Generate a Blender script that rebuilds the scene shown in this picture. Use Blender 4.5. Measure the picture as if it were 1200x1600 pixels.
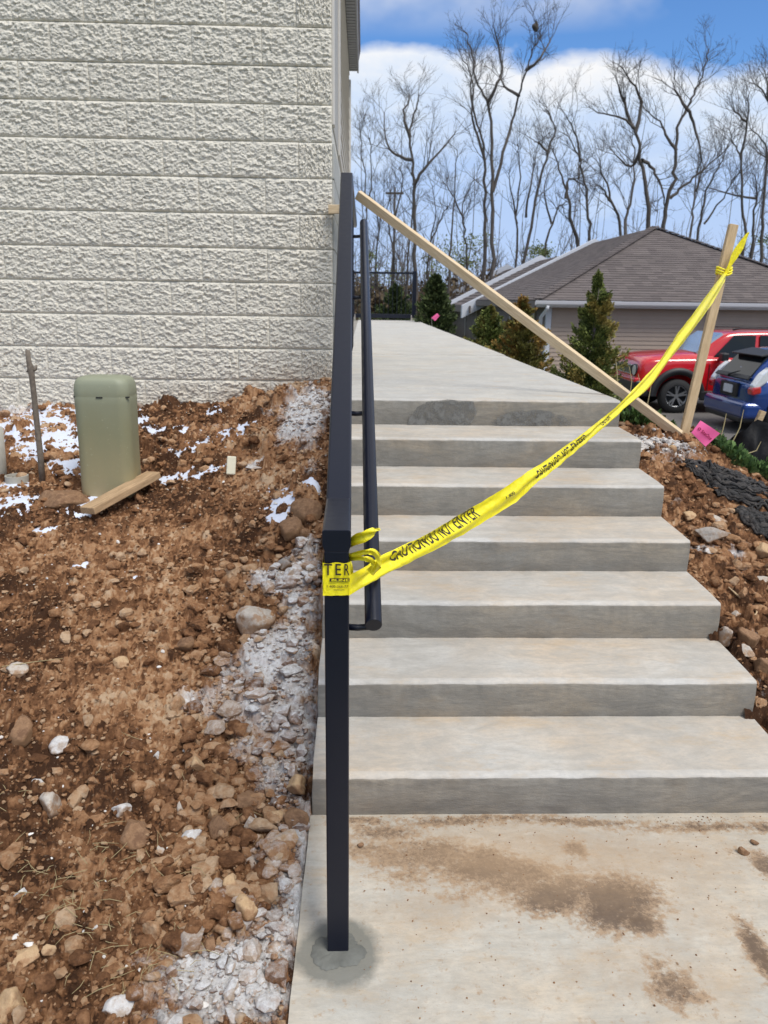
import bpy, bmesh, math, random
import numpy as np
from mathutils import Vector, Matrix, noise as mnoise

for o in list(bpy.data.objects): bpy.data.objects.remove(o)
scene = bpy.context.scene
R = math.radians

# ------------------------------------------------------------------ camera
F_PX, PITCH, YAW, ROLL, EYE = 1195.354, .2704, .0287, .0136, 1.5414
def unproj_dir(px, py):
    X = px-600; Y = py-800
    c, s = math.cos(ROLL), math.sin(ROLL); X, Y = c*X+s*Y, -s*X+c*Y
    x, d, u = X/F_PX, 1.0, -Y/F_PX
    c, s = math.cos(PITCH), math.sin(PITCH); y = c*d+s*u; z = -s*d+c*u
    c, s = math.cos(YAW), math.sin(YAW); x, y = c*x+s*y, -s*x+c*y
    return Vector((x, y, z))
def P(px, py, axis, val):
    """world point seen at a place of the photograph, on the plane axis = val"""
    w = unproj_dir(px, py); o = Vector((0, 0, EYE)); i = 'xyz'.index(axis)
    return o + w*((val-o[i])/w[i])
cam_d = bpy.data.cameras.new('camera'); cam = bpy.data.objects.new('camera', cam_d)
scene.collection.objects.link(cam); scene.camera = cam
cam.location = (0, 0, EYE)
fw = unproj_dir(600, 800).normalized(); rt = (unproj_dir(700, 800)-unproj_dir(600, 800)).normalized()
upv = rt.cross(fw)
cam.matrix_world = Matrix(((rt.x, upv.x, -fw.x, 0), (rt.y, upv.y, -fw.y, 0), (rt.z, upv.z, -fw.z, EYE), (0, 0, 0, 1)))
cam_d.sensor_fit = 'VERTICAL'; cam_d.sensor_height = 36; cam_d.sensor_width = 27
cam_d.lens = F_PX/1600*36
cam_d.clip_start = .05; cam_d.clip_end = 3000
cam_d.dof.use_dof = True; cam_d.dof.focus_distance = 2.3; cam_d.dof.aperture_fstop = 6.5

# ------------------------------------------------------------------ world, sun, exposure
SUN_EL, SUN_AZ = R(58), R(142)          # azimuth from +y towards +x
world = bpy.data.worlds.new('World'); scene.world = world; world.use_nodes = True
wn, wl = world.node_tree.nodes, world.node_tree.links
for n in list(wn): wn.remove(n)
def W(t, **k):
    n = wn.new(t)
    for a, b in k.items(): setattr(n, a, b)
    return n
wout = W('ShaderNodeOutputWorld')
sky = W('ShaderNodeTexSky', sky_type='NISHITA', sun_disc=False, sun_elevation=SUN_EL, sun_rotation=SUN_AZ)
sky.air_density = 1.0; sky.dust_density = .3; sky.ozone_density = 2.5
bg1 = W('ShaderNodeBackground'); bg1.inputs[1].default_value = .125
tint = W('ShaderNodeMix', data_type='RGBA', blend_type='MULTIPLY'); tint.inputs[0].default_value = 1
tint.inputs[7].default_value = (.62, .90, 1.22, 1)
wl.new(sky.outputs[0], tint.inputs[6]); wl.new(tint.outputs[2], bg1.inputs[0])
bg2 = W('ShaderNodeBackground')
tc = W('ShaderNodeTexCoord'); sep = W('ShaderNodeSeparateXYZ'); wl.new(tc.outputs['Generated'], sep.inputs[0])
def wnoise(scale, detail, rough, off=(0, 0, 0), sq=(1, 1, 2.0)):
    mp = W('ShaderNodeMapping'); mp.inputs['Location'].default_value = off; mp.inputs['Scale'].default_value = sq
    wl.new(tc.outputs['Generated'], mp.inputs[0])
    n = W('ShaderNodeTexNoise'); n.inputs['Scale'].default_value = scale
    n.inputs['Detail'].default_value = detail; n.inputs['Roughness'].default_value = rough
    wl.new(mp.outputs[0], n.inputs[0]); return n.outputs[0]
def wmath(op, a, b, clamp=False):
    m = W('ShaderNodeMath', operation=op, use_clamp=clamp)
    for i, v in enumerate((a, b)):
        if hasattr(v, 'links'): wl.new(v, m.inputs[i])
        else: m.inputs[i].default_value = v
    return m.outputs[0]
nA = wnoise(3.1, 2, .5, (.35, 0, .2)); nB = wnoise(9, 6, .55, (1.3, .4, 0))
# cloud bank that fills the low sky, ragged top, more clouds higher up, thickened out of view to lift ambient light
edge = wmath('ADD', .273, wmath('MULTIPLY', wmath('SUBTRACT', nA, .5), .16))
edge = wmath('ADD', edge, wmath('MULTIPLY', wmath('SUBTRACT', nB, .5), .085))
bank = wmath('MULTIPLY', wmath('SUBTRACT', edge, sep.outputs[2]), 38, True)
hi = wmath('MULTIPLY', wmath('SUBTRACT', wnoise(3.4, 5, .55, (2.2, .8, .1), (1, 1, 1.5)), .41), 9, True)
hi = wmath('MULTIPLY', hi, wmath('MULTIPLY', wmath('SUBTRACT', sep.outputs[2], .28), 12, True))
mask = wmath('MAXIMUM', bank, hi)
# cloud colour: white tops, blue grey bodies towards the horizon
ramp = W('ShaderNodeValToRGB'); cr = ramp.color_ramp
cr.elements[0].position = 0; cr.elements[0].color = (.50, .65, .93, 1)
cr.elements[1].position = 1; cr.elements[1].color = (.95, .95, .96, 1)
e = cr.elements.new(.45); e.color = (.47, .63, .93, 1)
e = cr.elements.new(.72); e.color = (.68, .79, .96, 1)
depth_in = wmath('DIVIDE', sep.outputs[2], wmath('MAXIMUM', edge, .05), True)
depth_in = wmath('ADD', depth_in, wmath('MULTIPLY', wmath('SUBTRACT', wnoise(7, 6, .6, (0, 3, 1)), .5), .95), True)
wl.new(depth_in, ramp.inputs[0]); wl.new(ramp.outputs[0], bg2.inputs[0]); bg2.inputs[1].default_value = .98
mixw = W('ShaderNodeMixShader'); wl.new(mask, mixw.inputs[0]); wl.new(bg1.outputs[0], mixw.inputs[1]); wl.new(bg2.outputs[0], mixw.inputs[2])
wl.new(mixw.outputs[0], wout.inputs[0])

sd = bpy.data.lights.new('sun', 'SUN'); sd.energy = 2.9; sd.angle = R(24); sd.color = (1, .96, .9)
so = bpy.data.objects.new('sun', sd); scene.collection.objects.link(so)
sdir = Vector((math.sin(SUN_AZ)*math.cos(SUN_EL), math.cos(SUN_AZ)*math.cos(SUN_EL), math.sin(SUN_EL)))
so.rotation_euler = sdir.to_track_quat('Z', 'Y').to_euler()
scene.view_settings.view_transform = 'Standard'; scene.view_settings.look = 'None'
scene.view_settings.gamma = 1; scene.view_settings.use_curve_mapping = False
scene.view_settings.exposure = 0.05
scene.render.resolution_x = 768; scene.render.resolution_y = 1024

# ------------------------------------------------------------------ helpers
COL = scene.collection
rng = np.random.default_rng(7); random.seed(7)
def tag(o, label=None, cat=None, group=None, kind=None):
    if label: o['label'] = label
    if cat: o['category'] = cat
    if group: o['group'] = group
    if kind: o['kind'] = kind
    return o
def thing(name, loc=(0, 0, 0), rz=0, label=None, cat=None, group=None, kind=None):
    o = bpy.data.objects.new(name, None); COL.objects.link(o); o.location = loc; o.rotation_euler = (0, 0, rz)
    o.empty_display_size = .1
    return tag(o, label, cat, group, kind)
def link_mesh(name, me, mat=None, parent=None):
    if mat is not None:
        for m in (mat if isinstance(mat, (list, tuple)) else [mat]): me.materials.append(m)
    o = bpy.data.objects.new(name, me); COL.objects.link(o); o.parent = parent
    return o
def np_mesh(name, V, Fc, smooth=True, attrs=None, mi=None):
    V = np.asarray(V, dtype=np.float32); Fc = np.asarray(Fc, dtype=np.int32); k = Fc.shape[1]
    me = bpy.data.meshes.new(name); me.vertices.add(len(V)); me.vertices.foreach_set('co', V.ravel())
    me.loops.add(Fc.size); me.loops.foreach_set('vertex_index', Fc.ravel())
    me.polygons.add(len(Fc)); me.polygons.foreach_set('loop_start', np.arange(0, Fc.size, k, dtype=np.int32))
    try: me.polygons.foreach_set('loop_total', np.full(len(Fc), k, dtype=np.int32))
    except Exception: pass
    me.polygons.foreach_set('use_smooth', np.full(len(Fc), smooth))
    if mi is not None: me.polygons.foreach_set('material_index', np.asarray(mi, dtype=np.int32))
    me.update(calc_edges=True)
    for nme, a in (attrs or {}).items():
        at = me.attributes.new(nme, 'FLOAT', 'POINT'); at.data.foreach_set('value', np.asarray(a, dtype=np.float32).ravel())
    return me
def grid_faces(ny, nx):
    i = np.arange(ny-1)[:, None]*nx+np.arange(nx-1)[None]
    return np.stack([i, i+1, i+nx+1, i+nx], -1).reshape(-1, 4)
class MB:
    def __init__(s): s.v = []; s.f = []; s.mi = []; s.sm = []
    def add(s, vs, fs, mi=0, sm=False):
        b = len(s.v); s.v += [tuple(v) for v in vs]
        for f in fs: s.f.append(tuple(b+i for i in f)); s.mi.append(mi); s.sm.append(sm)
        return s
    def box(s, x0, x1, y0, y1, z0, z1, mi=0):
        v = [(x, y, z) for z in (z0, z1) for y in (y0, y1) for x in (x0, x1)]
        return s.add(v, [(0, 2, 3, 1), (4, 5, 7, 6), (0, 1, 5, 4), (2, 6, 7, 3), (0, 4, 6, 2), (1, 3, 7, 5)], mi)
    def beam(s, a, b, w, h, up=(0, 0, 1), mi=0):
        a, b = Vector(a), Vector(b); d = (b-a).normalized(); u = Vector(up); r = d.cross(u).normalized(); u = r.cross(d)
        v = []
        for p in (a, b):
            for i, j in ((-1, -1), (1, -1), (1, 1), (-1, 1)): v.append(p+r*(i*w/2)+u*(j*h/2))
        return s.add(v, [(0, 1, 2, 3), (7, 6, 5, 4), (0, 4, 5, 1), (1, 5, 6, 2), (2, 6, 7, 3), (3, 7, 4, 0)], mi)
    def tube(s, pts, rad, n=8, caps=True, mi=0, sm=True):
        pts = [Vector(p) for p in pts]
        if not hasattr(rad, '__len__'): rad = [rad]*len(pts)
        u = None; v = []; 
        for i, p in enumerate(pts):
            d = (pts[min(i+1, len(pts)-1)]-pts[max(i-1, 0)])
            if d.length < 1e-9: d = Vector((0, 0, 1))
            d.normalize()
            if u is None: u = d.orthogonal().normalized()
            else:
                u = u-d*u.dot(d)
                u = u.normalized() if u.length > 1e-6 else d.orthogonal().normalized()
            w = d.cross(u)
            for k in range(n):
                a = 2*math.pi*k/n; v.append(p+u*(math.cos(a)*rad[i])+w*(math.sin(a)*rad[i]))
        f = [(i*n+k, i*n+(k+1) % n, (i+1)*n+(k+1) % n, (i+1)*n+k) for i in range(len(pts)-1) for k in range(n)]
        s.add(v, f, mi, sm)
        if caps:
            b = len(s.v)-len(v)
            s.f.append(tuple(b+k for k in reversed(range(n)))); s.mi.append(mi); s.sm.append(False)
            s.f.append(tuple(b+(len(pts)-1)*n+k for k in range(n))); s.mi.append(mi); s.sm.append(False)
        return s
    def prism(s, poly, axis, a0, a1, mi=0):
        """poly: 2D points; extruded along axis"""
        def mk(p, a):
            return {'x': (a, p[0], p[1]), 'y': (p[0], a, p[1]), 'z': (p[0], p[1], a)}[axis]
        n = len(poly); v = [mk(p, a0) for p in poly]+[mk(p, a1) for p in poly]
        f = [tuple(range(n)), tuple(range(2*n-1, n-1, -1))]+[(i, i+n, (i+1) % n+n, (i+1) % n) for i in range(n)]
        return s.add(v, f, mi)
    def mesh(s, name, fixn=True):
        me = bpy.data.meshes.new(name); me.from_pydata(s.v, [], s.f); me.update()
        me.polygons.foreach_set('material_index', s.mi); me.polygons.foreach_set('use_smooth', s.sm)
        if fixn:
            bm = bmesh.new(); bm.from_mesh(me); bmesh.ops.recalc_face_normals(bm, faces=bm.faces); bm.to_mesh(me); bm.free()
        return me
    def build(s, name, mat, parent=None, bevel=0, fixn=True, seg=2):
        o = link_mesh(name, s.mesh(name, fixn), mat, parent)
        if bevel:
            m = o.modifiers.new('bevel', 'BEVEL'); m.width = bevel; m.segments = seg; m.limit_method = 'ANGLE'
        return o

# ---- numpy noise
def _h(ix, iy, s):
    n = (ix.astype(np.int64)*374761393 + iy.astype(np.int64)*668265263 + s*1442695041) & 0xffffffff
    n = ((n ^ (n >> 13))*1274126177) & 0xffffffff
    n = ((n ^ (n >> 16))*2246822519) & 0xffffffff
    return ((n ^ (n >> 15)) & 0xffffff)/float(0xffffff)
def vnoise(x, y, s=0):
    x = np.asarray(x, float); y = np.asarray(y, float)
    ix, iy = np.floor(x), np.floor(y); fx, fy = x-ix, y-iy; fx = fx*fx*(3-2*fx); fy = fy*fy*(3-2*fy)
    return (_h(ix, iy, s)*(1-fx)+_h(ix+1, iy, s)*fx)*(1-fy)+(_h(ix, iy+1, s)*(1-fx)+_h(ix+1, iy+1, s)*fx)*fy
def fbm(x, y, s=0, o=4, g=.5):
    t = 0; a = 1; w = 0
    for k in range(o): t = t+a*vnoise(x*2**k+17*k, y*2**k-9*k, s+k); w += a; a *= g
    return t/w
def clods(x, y, cell, prob, s, rmin=.3, rmax=.62):
    """heights of half buried angular lumps and a random tone for each"""
    H = np.zeros(x.shape); T = np.full(x.shape, .5)
    wx = x+cell*.35*(fbm(x/cell*2.1, y/cell*2.1, s+50, 3)-.5)*2; wy = y+cell*.35*(fbm(x/cell*2.1+9, y/cell*2.1, s+60, 3)-.5)*2
    cx, cy = np.floor(wx/cell), np.floor(wy/cell)
    for i in (-1, 0, 1):
        for j in (-1, 0, 1):
            a, b = cx+i, cy+j
            ok = _h(a, b, s+1) < prob
            ox = (a+.15+.7*_h(a, b, s+2))*cell; oy = (b+.15+.7*_h(a, b, s+3))*cell
            r = cell*(rmin+(rmax-rmin)*_h(a, b, s+4)**1.6)
            ang = _h(a, b, s+8)*6.28; dx = wx-ox; dy = wy-oy
            ex = (dx*np.cos(ang)+dy*np.sin(ang)); ey = (-dx*np.sin(ang)+dy*np.cos(ang))*(1+.8*_h(a, b, s+9))
            q = np.maximum(np.abs(ex)*.62+np.abs(ey)*.62, np.sqrt(ex**2+ey**2)*.9)/r
            h = np.minimum(np.sqrt(np.clip(1-q*q, 0, 1)), .62+.25*_h(a, b, s+5))
            h = h*r*(.75+.5*_h(a, b, s+6)) + np.where(q < 1, (ex*( _h(a, b, s+10)-.5)+ey*(_h(a, b, s+11)-.5))*.7, 0)*(1-q).clip(0, 1)
            h = np.where(ok & (q < 1), h, 0); m = h > H
            H = np.where(m, h, H); T = np.where(m, _h(a, b, s+7), T)
    return H, T
def facets(x, y, cell, s):
    """broken stone: every cell is a small tilted plane"""
    cx, cy = np.floor(x/cell), np.floor(y/cell); best = np.full(x.shape, 9e9); H = np.zeros(x.shape)
    for i in (-1, 0, 1):
        for j in (-1, 0, 1):
            a, b = cx+i, cy+j; dx = x-(a+_h(a, b, s))*cell; dy = y-(b+_h(a, b, s+1))*cell; d = dx*dx+dy*dy; m = d < best
            h = (_h(a, b, s+2)-.5)*cell+dx*(_h(a, b, s+3)-.5)*1.3+dy*(_h(a, b, s+4)-.5)*1.6
            H = np.where(m, h, H); best = np.where(m, d, best)
    return H
def sstep(a, b, x):
    t = np.clip((x-a)/(b-a), 0, 1); return t*t*(3-2*t)

# ---- materials
def newmat(name):
    m = bpy.data.materials.new(name); m.use_nodes = True; nt = m.node_tree
    for n in list(nt.nodes): nt.nodes.remove(n)
    return m, nt
class NT:
    def __init__(s, name):
        s.m, s.nt = newmat(name); s.out = s.n('ShaderNodeOutputMaterial'); s.b = s.n('ShaderNodeBsdfPrincipled')
        s.l(s.b.outputs[0], s.out.inputs[0]); s._pos = None
    def n(s, t, **k):
        x = s.nt.nodes.new(t)
        for a, b in k.items(): setattr(x, a, b)
        return x
    def l(s, a, b): s.nt.links.new(a, b)
    def pos(s, obj=False):
        if obj: return s.n('ShaderNodeTexCoord').outputs['Object']
        if s._pos is None: s._pos = s.n('ShaderNodeNewGeometry').outputs['Position']
        return s._pos
    def noise(s, scale, detail=4, rough=.55, vec=None, st=None, dist=0):
        v = vec or s.pos()
        if st:
            mp = s.n('ShaderNodeMapping'); mp.inputs['Scale'].default_value = st; s.l(v, mp.inputs[0]); v = mp.outputs[0]
        n = s.n('ShaderNodeTexNoise'); n.inputs['Scale'].default_value = scale; n.inputs['Detail'].default_value = detail
        n.inputs['Roughness'].default_value = rough; n.inputs['Distortion'].default_value = dist; s.l(v, n.inputs[0]); return n.outputs[0]
    def voro(s, scale, vec=None, feat='F1', out=0):
        n = s.n('ShaderNodeTexVoronoi', feature=feat); n.inputs['Scale'].default_value = scale; s.l(vec or s.pos(), n.inputs[0]); return n.outputs[out]
    def ramp(s, x, *st, interp='LINEAR'):
        r = s.n('ShaderNodeValToRGB'); s.l(x, r.inputs[0]); c = r.color_ramp; c.interpolation = interp
        while len(c.elements) > 1: c.elements.remove(c.elements[0])
        for i, (p, col) in enumerate(st):
            e = c.elements[0] if i == 0 else c.elements.new(p)
            e.position = p
            e.color = (col, col, col, 1) if not hasattr(col, '__len__') else (*col, 1)
        return r.outputs[0]
    def mix(s, f, a, b, mode='MIX'):
        m = s.n('ShaderNodeMix', data_type='RGBA', blend_type=mode)
        for i, v in ((0, f), (6, a), (7, b)):
            if hasattr(v, 'links'): s.l(v, m.inputs[i])
            elif i == 0: m.inputs[0].default_value = v
            else: m.inputs[i].default_value = (*v, 1) if hasattr(v, '__len__') else (v, v, v, 1)
        return m.outputs[2]
    def math(s, op, a, b=0, clamp=False):
        m = s.n('ShaderNodeMath', operation=op, use_clamp=clamp)
        for i, v in enumerate((a, b)):
            if hasattr(v, 'links'): s.l(v, m.inputs[i])
            else: m.inputs[i].default_value = v
        return m.outputs[0]
    def attr(s, name):
        return s.n('ShaderNodeAttribute', attribute_name=name).outputs['Fac']
    def col(s, c):
        if hasattr(c, 'links'): s.l(c, s.b.inputs['Base Color'])
        else: s.b.inputs['Base Color'].default_value = (*c, 1)
    def set(s, rough=.8, metal=0, spec=None, coat=None):
        if hasattr(rough, 'links'): s.l(rough, s.b.inputs['Roughness'])
        else: s.b.inputs['Roughness'].default_value = rough
        s.b.inputs['Metallic'].default_value = metal
        if spec is not None: s.b.inputs['Specular IOR Level'].default_value = spec
        if coat is not None: s.b.inputs['Coat Weight'].default_value = coat; s.b.inputs['Coat Roughness'].default_value = .05
    def bump(s, h, strength=.5, dist=.01, prev=None):
        b = s.n('ShaderNodeBump'); b.inputs['Strength'].default_value = strength; b.inputs['Distance'].default_value = dist
        s.l(h, b.inputs['Height'])
        if prev is not None: s.l(prev, b.inputs['Normal'])
        s.l(b.outputs[0], s.b.inputs['Normal']); return b.outputs[0]
MAT = {}
def simple(name, c, rough=.7, metal=0, var=.12, scale=30, bump=.15, bd=.002, spec=None, coat=None, obj=False):
    t = NT(name); p = t.pos(obj); n = t.noise(scale, 5, .6, p)
    c2 = tuple(x*(1-var) for x in c); c3 = tuple(min(1, x*(1+var)) for x in c)
    t.col(t.ramp(n, (.3, c2), (.7, c3))); t.set(rough, metal, spec, coat)
    if bump: t.bump(t.noise(scale*3, 4, .6, p), bump, bd)
    MAT[name] = t.m; return t.m

# concrete: warm broomed treads, grey rubbed risers, part of their shade in the colour
def concrete(name, base, warm, dark, riser=False, stain=False):
    t = NT(name)
    n1 = t.noise(2.2, 5, .6, st=(1, 1.4, 2)); n2 = t.noise(14, 6, .65); n3 = t.noise(5, 6, .7, st=(.6, 2.0, 3) if riser else (.8, 2.2, 1), dist=1.4)
    c = t.mix(t.ramp(n1, (.38, 0), (.66, 1)), base, warm)
    c = t.mix(t.math('MULTIPLY', t.ramp(n3, (.42, 0), (.62, 1)), .55), c, dark)
    c = t.mix(t.math('MULTIPLY', t.ramp(n2, (.5, 0), (.75, 1)), .3), c, tuple(min(1, x*1.22) for x in base))
    pits = t.ramp(t.voro(120), (.0, 1), (.12, 0)); sel = t.ramp(t.noise(30, 2, .5), (.56, 0), (.62, 1))
    pit = t.math('MULTIPLY', pits, sel)
    c = t.mix(t.math('MULTIPLY', pit, .5), c, tuple(x*.45 for x in base))
    gr = t.ramp(t.noise(75, 5, .75, st=(.45, 1, 1)), (.36, 1), (.56, 0))
    c = t.mix(t.math('MULTIPLY', gr, .30), c, tuple(x*.60 for x in base))
    blot = t.ramp(t.noise(3.4, 8, .75, dist=.5), (.42, 0), (.66, 1))
    c = t.mix(t.math('MULTIPLY', blot, .5), c, tuple(x*.66 for x in base))
    spk = t.ramp(t.noise(170, 3, .7), (.60, 0), (.70, 1))
    c = t.mix(t.math('MULTIPLY', spk, .35), c, tuple(x*.55 for x in base))
    orange = t.ramp(t.noise(5.5, 7, .75, st=(.6, 1.6, 1)), (.53, 0), (.68, 1))
    c = t.mix(t.math('MULTIPLY', orange, .16 if riser else .4), c, (.50, .35, .19))
    if stain:
        br = t.noise(38, 6, .7); a = t.attr('dirt')
        k = t.math('MULTIPLY', t.math('SUBTRACT', t.math('ADD', a, t.math('MULTIPLY', t.math('SUBTRACT', br, .5), 2.4)), .16), 2.6, True)
        c = t.mix(t.math('MULTIPLY', k, .88), c, t.mix(t.math('MULTIPLY', t.math('SUBTRACT', t.math('ADD', a, t.math('MULTIPLY', t.math('SUBTRACT', t.noise(60, 6, .8), .5), 2.6)), .34), 1.9, True), (.36, .245, .15), (.105, .062, .036)))
        k2 = t.math('MULTIPLY', t.math('SUBTRACT', t.math('ADD', t.attr('tan'), t.math('MULTIPLY', t.math('SUBTRACT', t.noise(21, 6, .7), .5), .9)), .3), 1.3, True)
        c = t.mix(t.math('MULTIPLY', k2, .7), c, (.40, .275, .165))
    if stain:
        wv = t.math('MULTIPLY', t.math('SUBTRACT', t.math('ADD', t.attr('wet'), t.math('MULTIPLY', t.math('SUBTRACT', t.noise(30, 6, .7), .5), .5)), .2), 2.5, True)
        c = t.mix(t.math('MULTIPLY', wv, .9), c, t.mix(t.noise(16, 6, .7), (.145, .145, .122), (.215, .212, .185)))
    t.col(c); t.set(.88, spec=.3)
    h = t.math('ADD', t.math('MULTIPLY', t.noise(60, 6, .7, st=(.3, 1, 1)), 1.3), t.math('MULTIPLY', pit, -2.2))
    b = t.bump(h, .35 if not riser else .5, .004); t.bump(t.noise(260, 3, .6), .3, .0015, b)
    MAT[name] = t.m; return t.m
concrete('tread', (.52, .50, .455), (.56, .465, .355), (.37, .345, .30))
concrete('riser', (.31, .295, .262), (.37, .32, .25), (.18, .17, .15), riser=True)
concrete('slab', (.52, .50, .44), (.56, .465, .345), (.38, .335, .27), stain=True)
concrete('nosing', (.57, .555, .52), (.57, .50, .41), (.44, .42, .38))
concrete('walk', (.52, .51, .475), (.55, .525, .465), (.43, .415, .38))

def soil_mat(name, base_attr=True):
    t = NT(name)
    n = t.noise(7, 6, .65); n2 = t.noise(45, 5, .7); tone = t.attr('tone')
    f = t.math('ADD', t.math('MULTIPLY', n, .7), t.math('MULTIPLY', t.math('SUBTRACT', tone, .5), .60)); f = t.math('ADD', f, t.math('MULTIPLY', t.math('SUBTRACT', n2, .5), .60), True)
    c = t.ramp(f, (.12, (.070, .033, .017)), (.30, (.20, .095, .045)), (.43, (.36, .185, .090)), (.56, (.50, .29, .155)), (.74, (.63, .45, .29)))
    grit = t.ramp(t.voro(210, out=1), (.0, 0), (.86, 0), (.93, 1))
    c = t.mix(t.math('MULTIPLY', grit, .35), c, (.52, .40, .28))
    d = t.attr('dust'); br = t.noise(26, 7, .75)
    dk = t.math('MULTIPLY', t.math('SUBTRACT', t.math('ADD', d, t.math('MULTIPLY', t.math('SUBTRACT', br, .5), 1.3)), .34), 2.4, True)
    geo = t.n('ShaderNodeNewGeometry'); sp = t.n('ShaderNodeSeparateXYZ'); t.l(geo.outputs['Normal'], sp.inputs[0])
    up = t.ramp(sp.outputs[2], (.25, .25), (.8, 1))       # powder settles on what faces up
    dcol = t.mix(t.ramp(t.noise(60, 5, .7), (.3, 0), (.58, 1)), (.60, .57, .53), (.95, .95, .94))
    c = t.mix(t.math('MULTIPLY', dk, t.math('MULTIPLY', up, .93)), c, dcol)
    t.col(c); t.set(.95, spec=.15)
    b = t.bump(t.noise(70, 7, .8), 1.0, .012); t.bump(t.noise(300, 4, .7), .8, .003, b)
    MAT[name] = t.m
soil_mat('soil')
# split faced painted block
t = NT('block_paint'); n = t.noise(1.6, 4, .6); c = t.mix(n, (.68, .635, .54), (.75, .71, .61))
sp = t.n('ShaderNodeSeparateXYZ'); t.l(t.pos(), sp.inputs[0])
lo = t.math('SUBTRACT', 1.0, t.math('MULTIPLY', t.math('SUBTRACT', sp.outputs[2], t.math('ADD', .98, t.math('MULTIPLY', sp.outputs[0], .09))), 4.2), True)
lo = t.math('MULTIPLY', lo, t.ramp(t.noise(9, 6, .7), (.38, 0), (.62, 1)))
xr = t.math('ADD', 1.15, t.math('MULTIPLY', sp.outputs[0], .62), True)
c = t.mix(t.math('MULTIPLY', lo, t.math('MULTIPLY', xr, .85)), c, (.36, .24, .14))
c = t.mix(t.math('MULTIPLY', t.ramp(t.noise(55, 5, .7), (.35, 1), (.5, 0)), .35), c, (.40, .39, .35)); t.col(c); t.set(.75, spec=.35)
b = t.bump(t.noise(95, 7, .75, st=(1, 1, 1.3)), .6, .006); t.bump(t.noise(420, 3, .6), .3, .001, b); MAT['block_paint'] = t.m
simple('mortar_paint', (.66, .635, .57), .8, var=.06, scale=14, bump=.3)
simple('smooth_block', (.42, .42, .39), .75, var=.05, scale=8)
simple('siding_cream', (.58, .55, .50), .6, var=.04)
simple('trim_tan', (.40, .38, .34), .6, var=.05)
simple('soffit', (.30, .30, .31), .6, var=.05)
# powder coated railing
t = NT('rail_black'); t.col((.005, .0068, .016)); t.set(t.ramp(t.noise(40, 4, .6), (.3, .30), (.7, .36)), spec=.42)
t.bump(t.noise(700, 2, .5), .10, .0006); MAT['rail_black'] = t.m
# tape
t = NT('tape_yellow'); t.col(t.mix(t.noise(30, 4, .6), (.96, .78, .010), (1.0, .90, .03))); t.set(.24, spec=.5)
t.bump(t.noise(38, 5, .65, st=(1, 1, .5), dist=1.6), .65, .006)
t.b.inputs['Transmission Weight'].default_value = 0; t.b.inputs['Subsurface Weight'].default_value = .0; MAT['tape_yellow'] = t.m
simple('ink', (.035, .025, .015), .5, var=.2, bump=0)
# timber
def timber(name, c1, c2, knots=True, obj=True):
    t = NT(name); p = t.pos(obj)
    g = t.noise(9, 5, .6, p, st=(1, 9, 9), dist=.4); g2 = t.noise(60, 4, .6, p, st=(.25, 4, 4))
    c = t.mix(t.ramp(g, (.35, 0), (.65, 1)), c1, c2); c = t.mix(t.math('MULTIPLY', t.ramp(g2, (.45, 0), (.6, 1)), .3), c, tuple(x*.62 for x in c1))
    if knots: c = t.mix(t.ramp(t.voro(6, p), (.04, .8), (.1, 0)), c, (.22, .12, .06))
    t.col(c); t.set(.75, spec=.25); t.bump(g2, .25, .002); MAT[name] = t.m
timber('pine', (.62, .47, .29), (.72, .58, .39)); timber('pine_dirty', (.36, .24, .135), (.55, .38, .22)); timber('stake_wood', (.52, .37, .21), (.64, .48, .29))
simple('bark', (.085, .072, .062), .9, var=.35, scale=3, bump=.4, bd=.02)
simple('bark_light', (.16, .135, .115), .9, var=.3, scale=3, bump=.4, bd=.02)
simple('twig_bark', (.17, .14, .11), .9, var=.3, scale=60, bump=.5, bd=.002)
simple('snow', (.66, .71, .82), .5, var=.03, scale=60, bump=.35, bd=.004)
# pedestal
t = NT('pedestal_green'); sp = t.n('ShaderNodeSeparateXYZ'); t.l(t.pos(True), sp.inputs[0])
f = t.math('ADD', t.math('MULTIPLY', sp.outputs[2], 1.5), t.math('MULTIPLY', t.math('SUBTRACT', t.noise(7, 5, .6, t.pos(True), st=(1, 1, .4)), .5), .5))
c = t.ramp(f, (.0, (.38, .29, .165)), (.28, (.31, .27, .15)), (.6, (.245, .24, .14)), (.95, (.27, .285, .195)))
c = t.mix(t.ramp(t.noise(70, 3, .6, t.pos(True)), (.66, 0), (.72, .5)), c, (.40, .40, .28)); t.col(c); t.set(.55); t.bump(t.noise(90, 3, .6, t.pos(True)), .12, .002); MAT['pedestal_green'] = t.m
simple('dark_slot', (.02, .02, .018), .8, bump=0)
simple('pipe_beige', (.42, .40, .34), .6, var=.1)
simple('grout', (.14, .142, .125), .85, var=.22, scale=18, bump=.5, bd=.004)
simple('foam_cream', (.72, .68, .52), .8, var=.05)
simple('pink', (1.0, .16, .40), .45, var=.03, bump=0); MAT['pink'].node_tree.nodes['Principled BSDF'].inputs['Subsurface Weight'].default_value = 0
simple('pink_red', (.90, .04, .10), .45, var=.03, bump=0)
simple('flag_ink', (.30, .01, .06), .5, bump=0)
simple('black_sheet', (.006, .006, .007), .6, var=.3, scale=12, bump=.4, bd=.01, spec=.2)
simple('asphalt', (.13, .12, .112), .9, var=.2, scale=30, bump=.5, bd=.01)
simple('curb', (.36, .33, .31), .85, var=.1, scale=8)
simple('lawn', (.085, .10, .045), .95, var=.5, scale=2, bump=.6, bd=.05)
simple('house_siding', (.40, .315, .25), .65, var=.05, scale=3, bump=.1)
simple('house_white', (.62, .64, .68), .5, var=.04)
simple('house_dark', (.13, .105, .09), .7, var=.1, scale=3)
simple('gutter_white', (.60, .60, .62), .4, var=.04)
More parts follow.
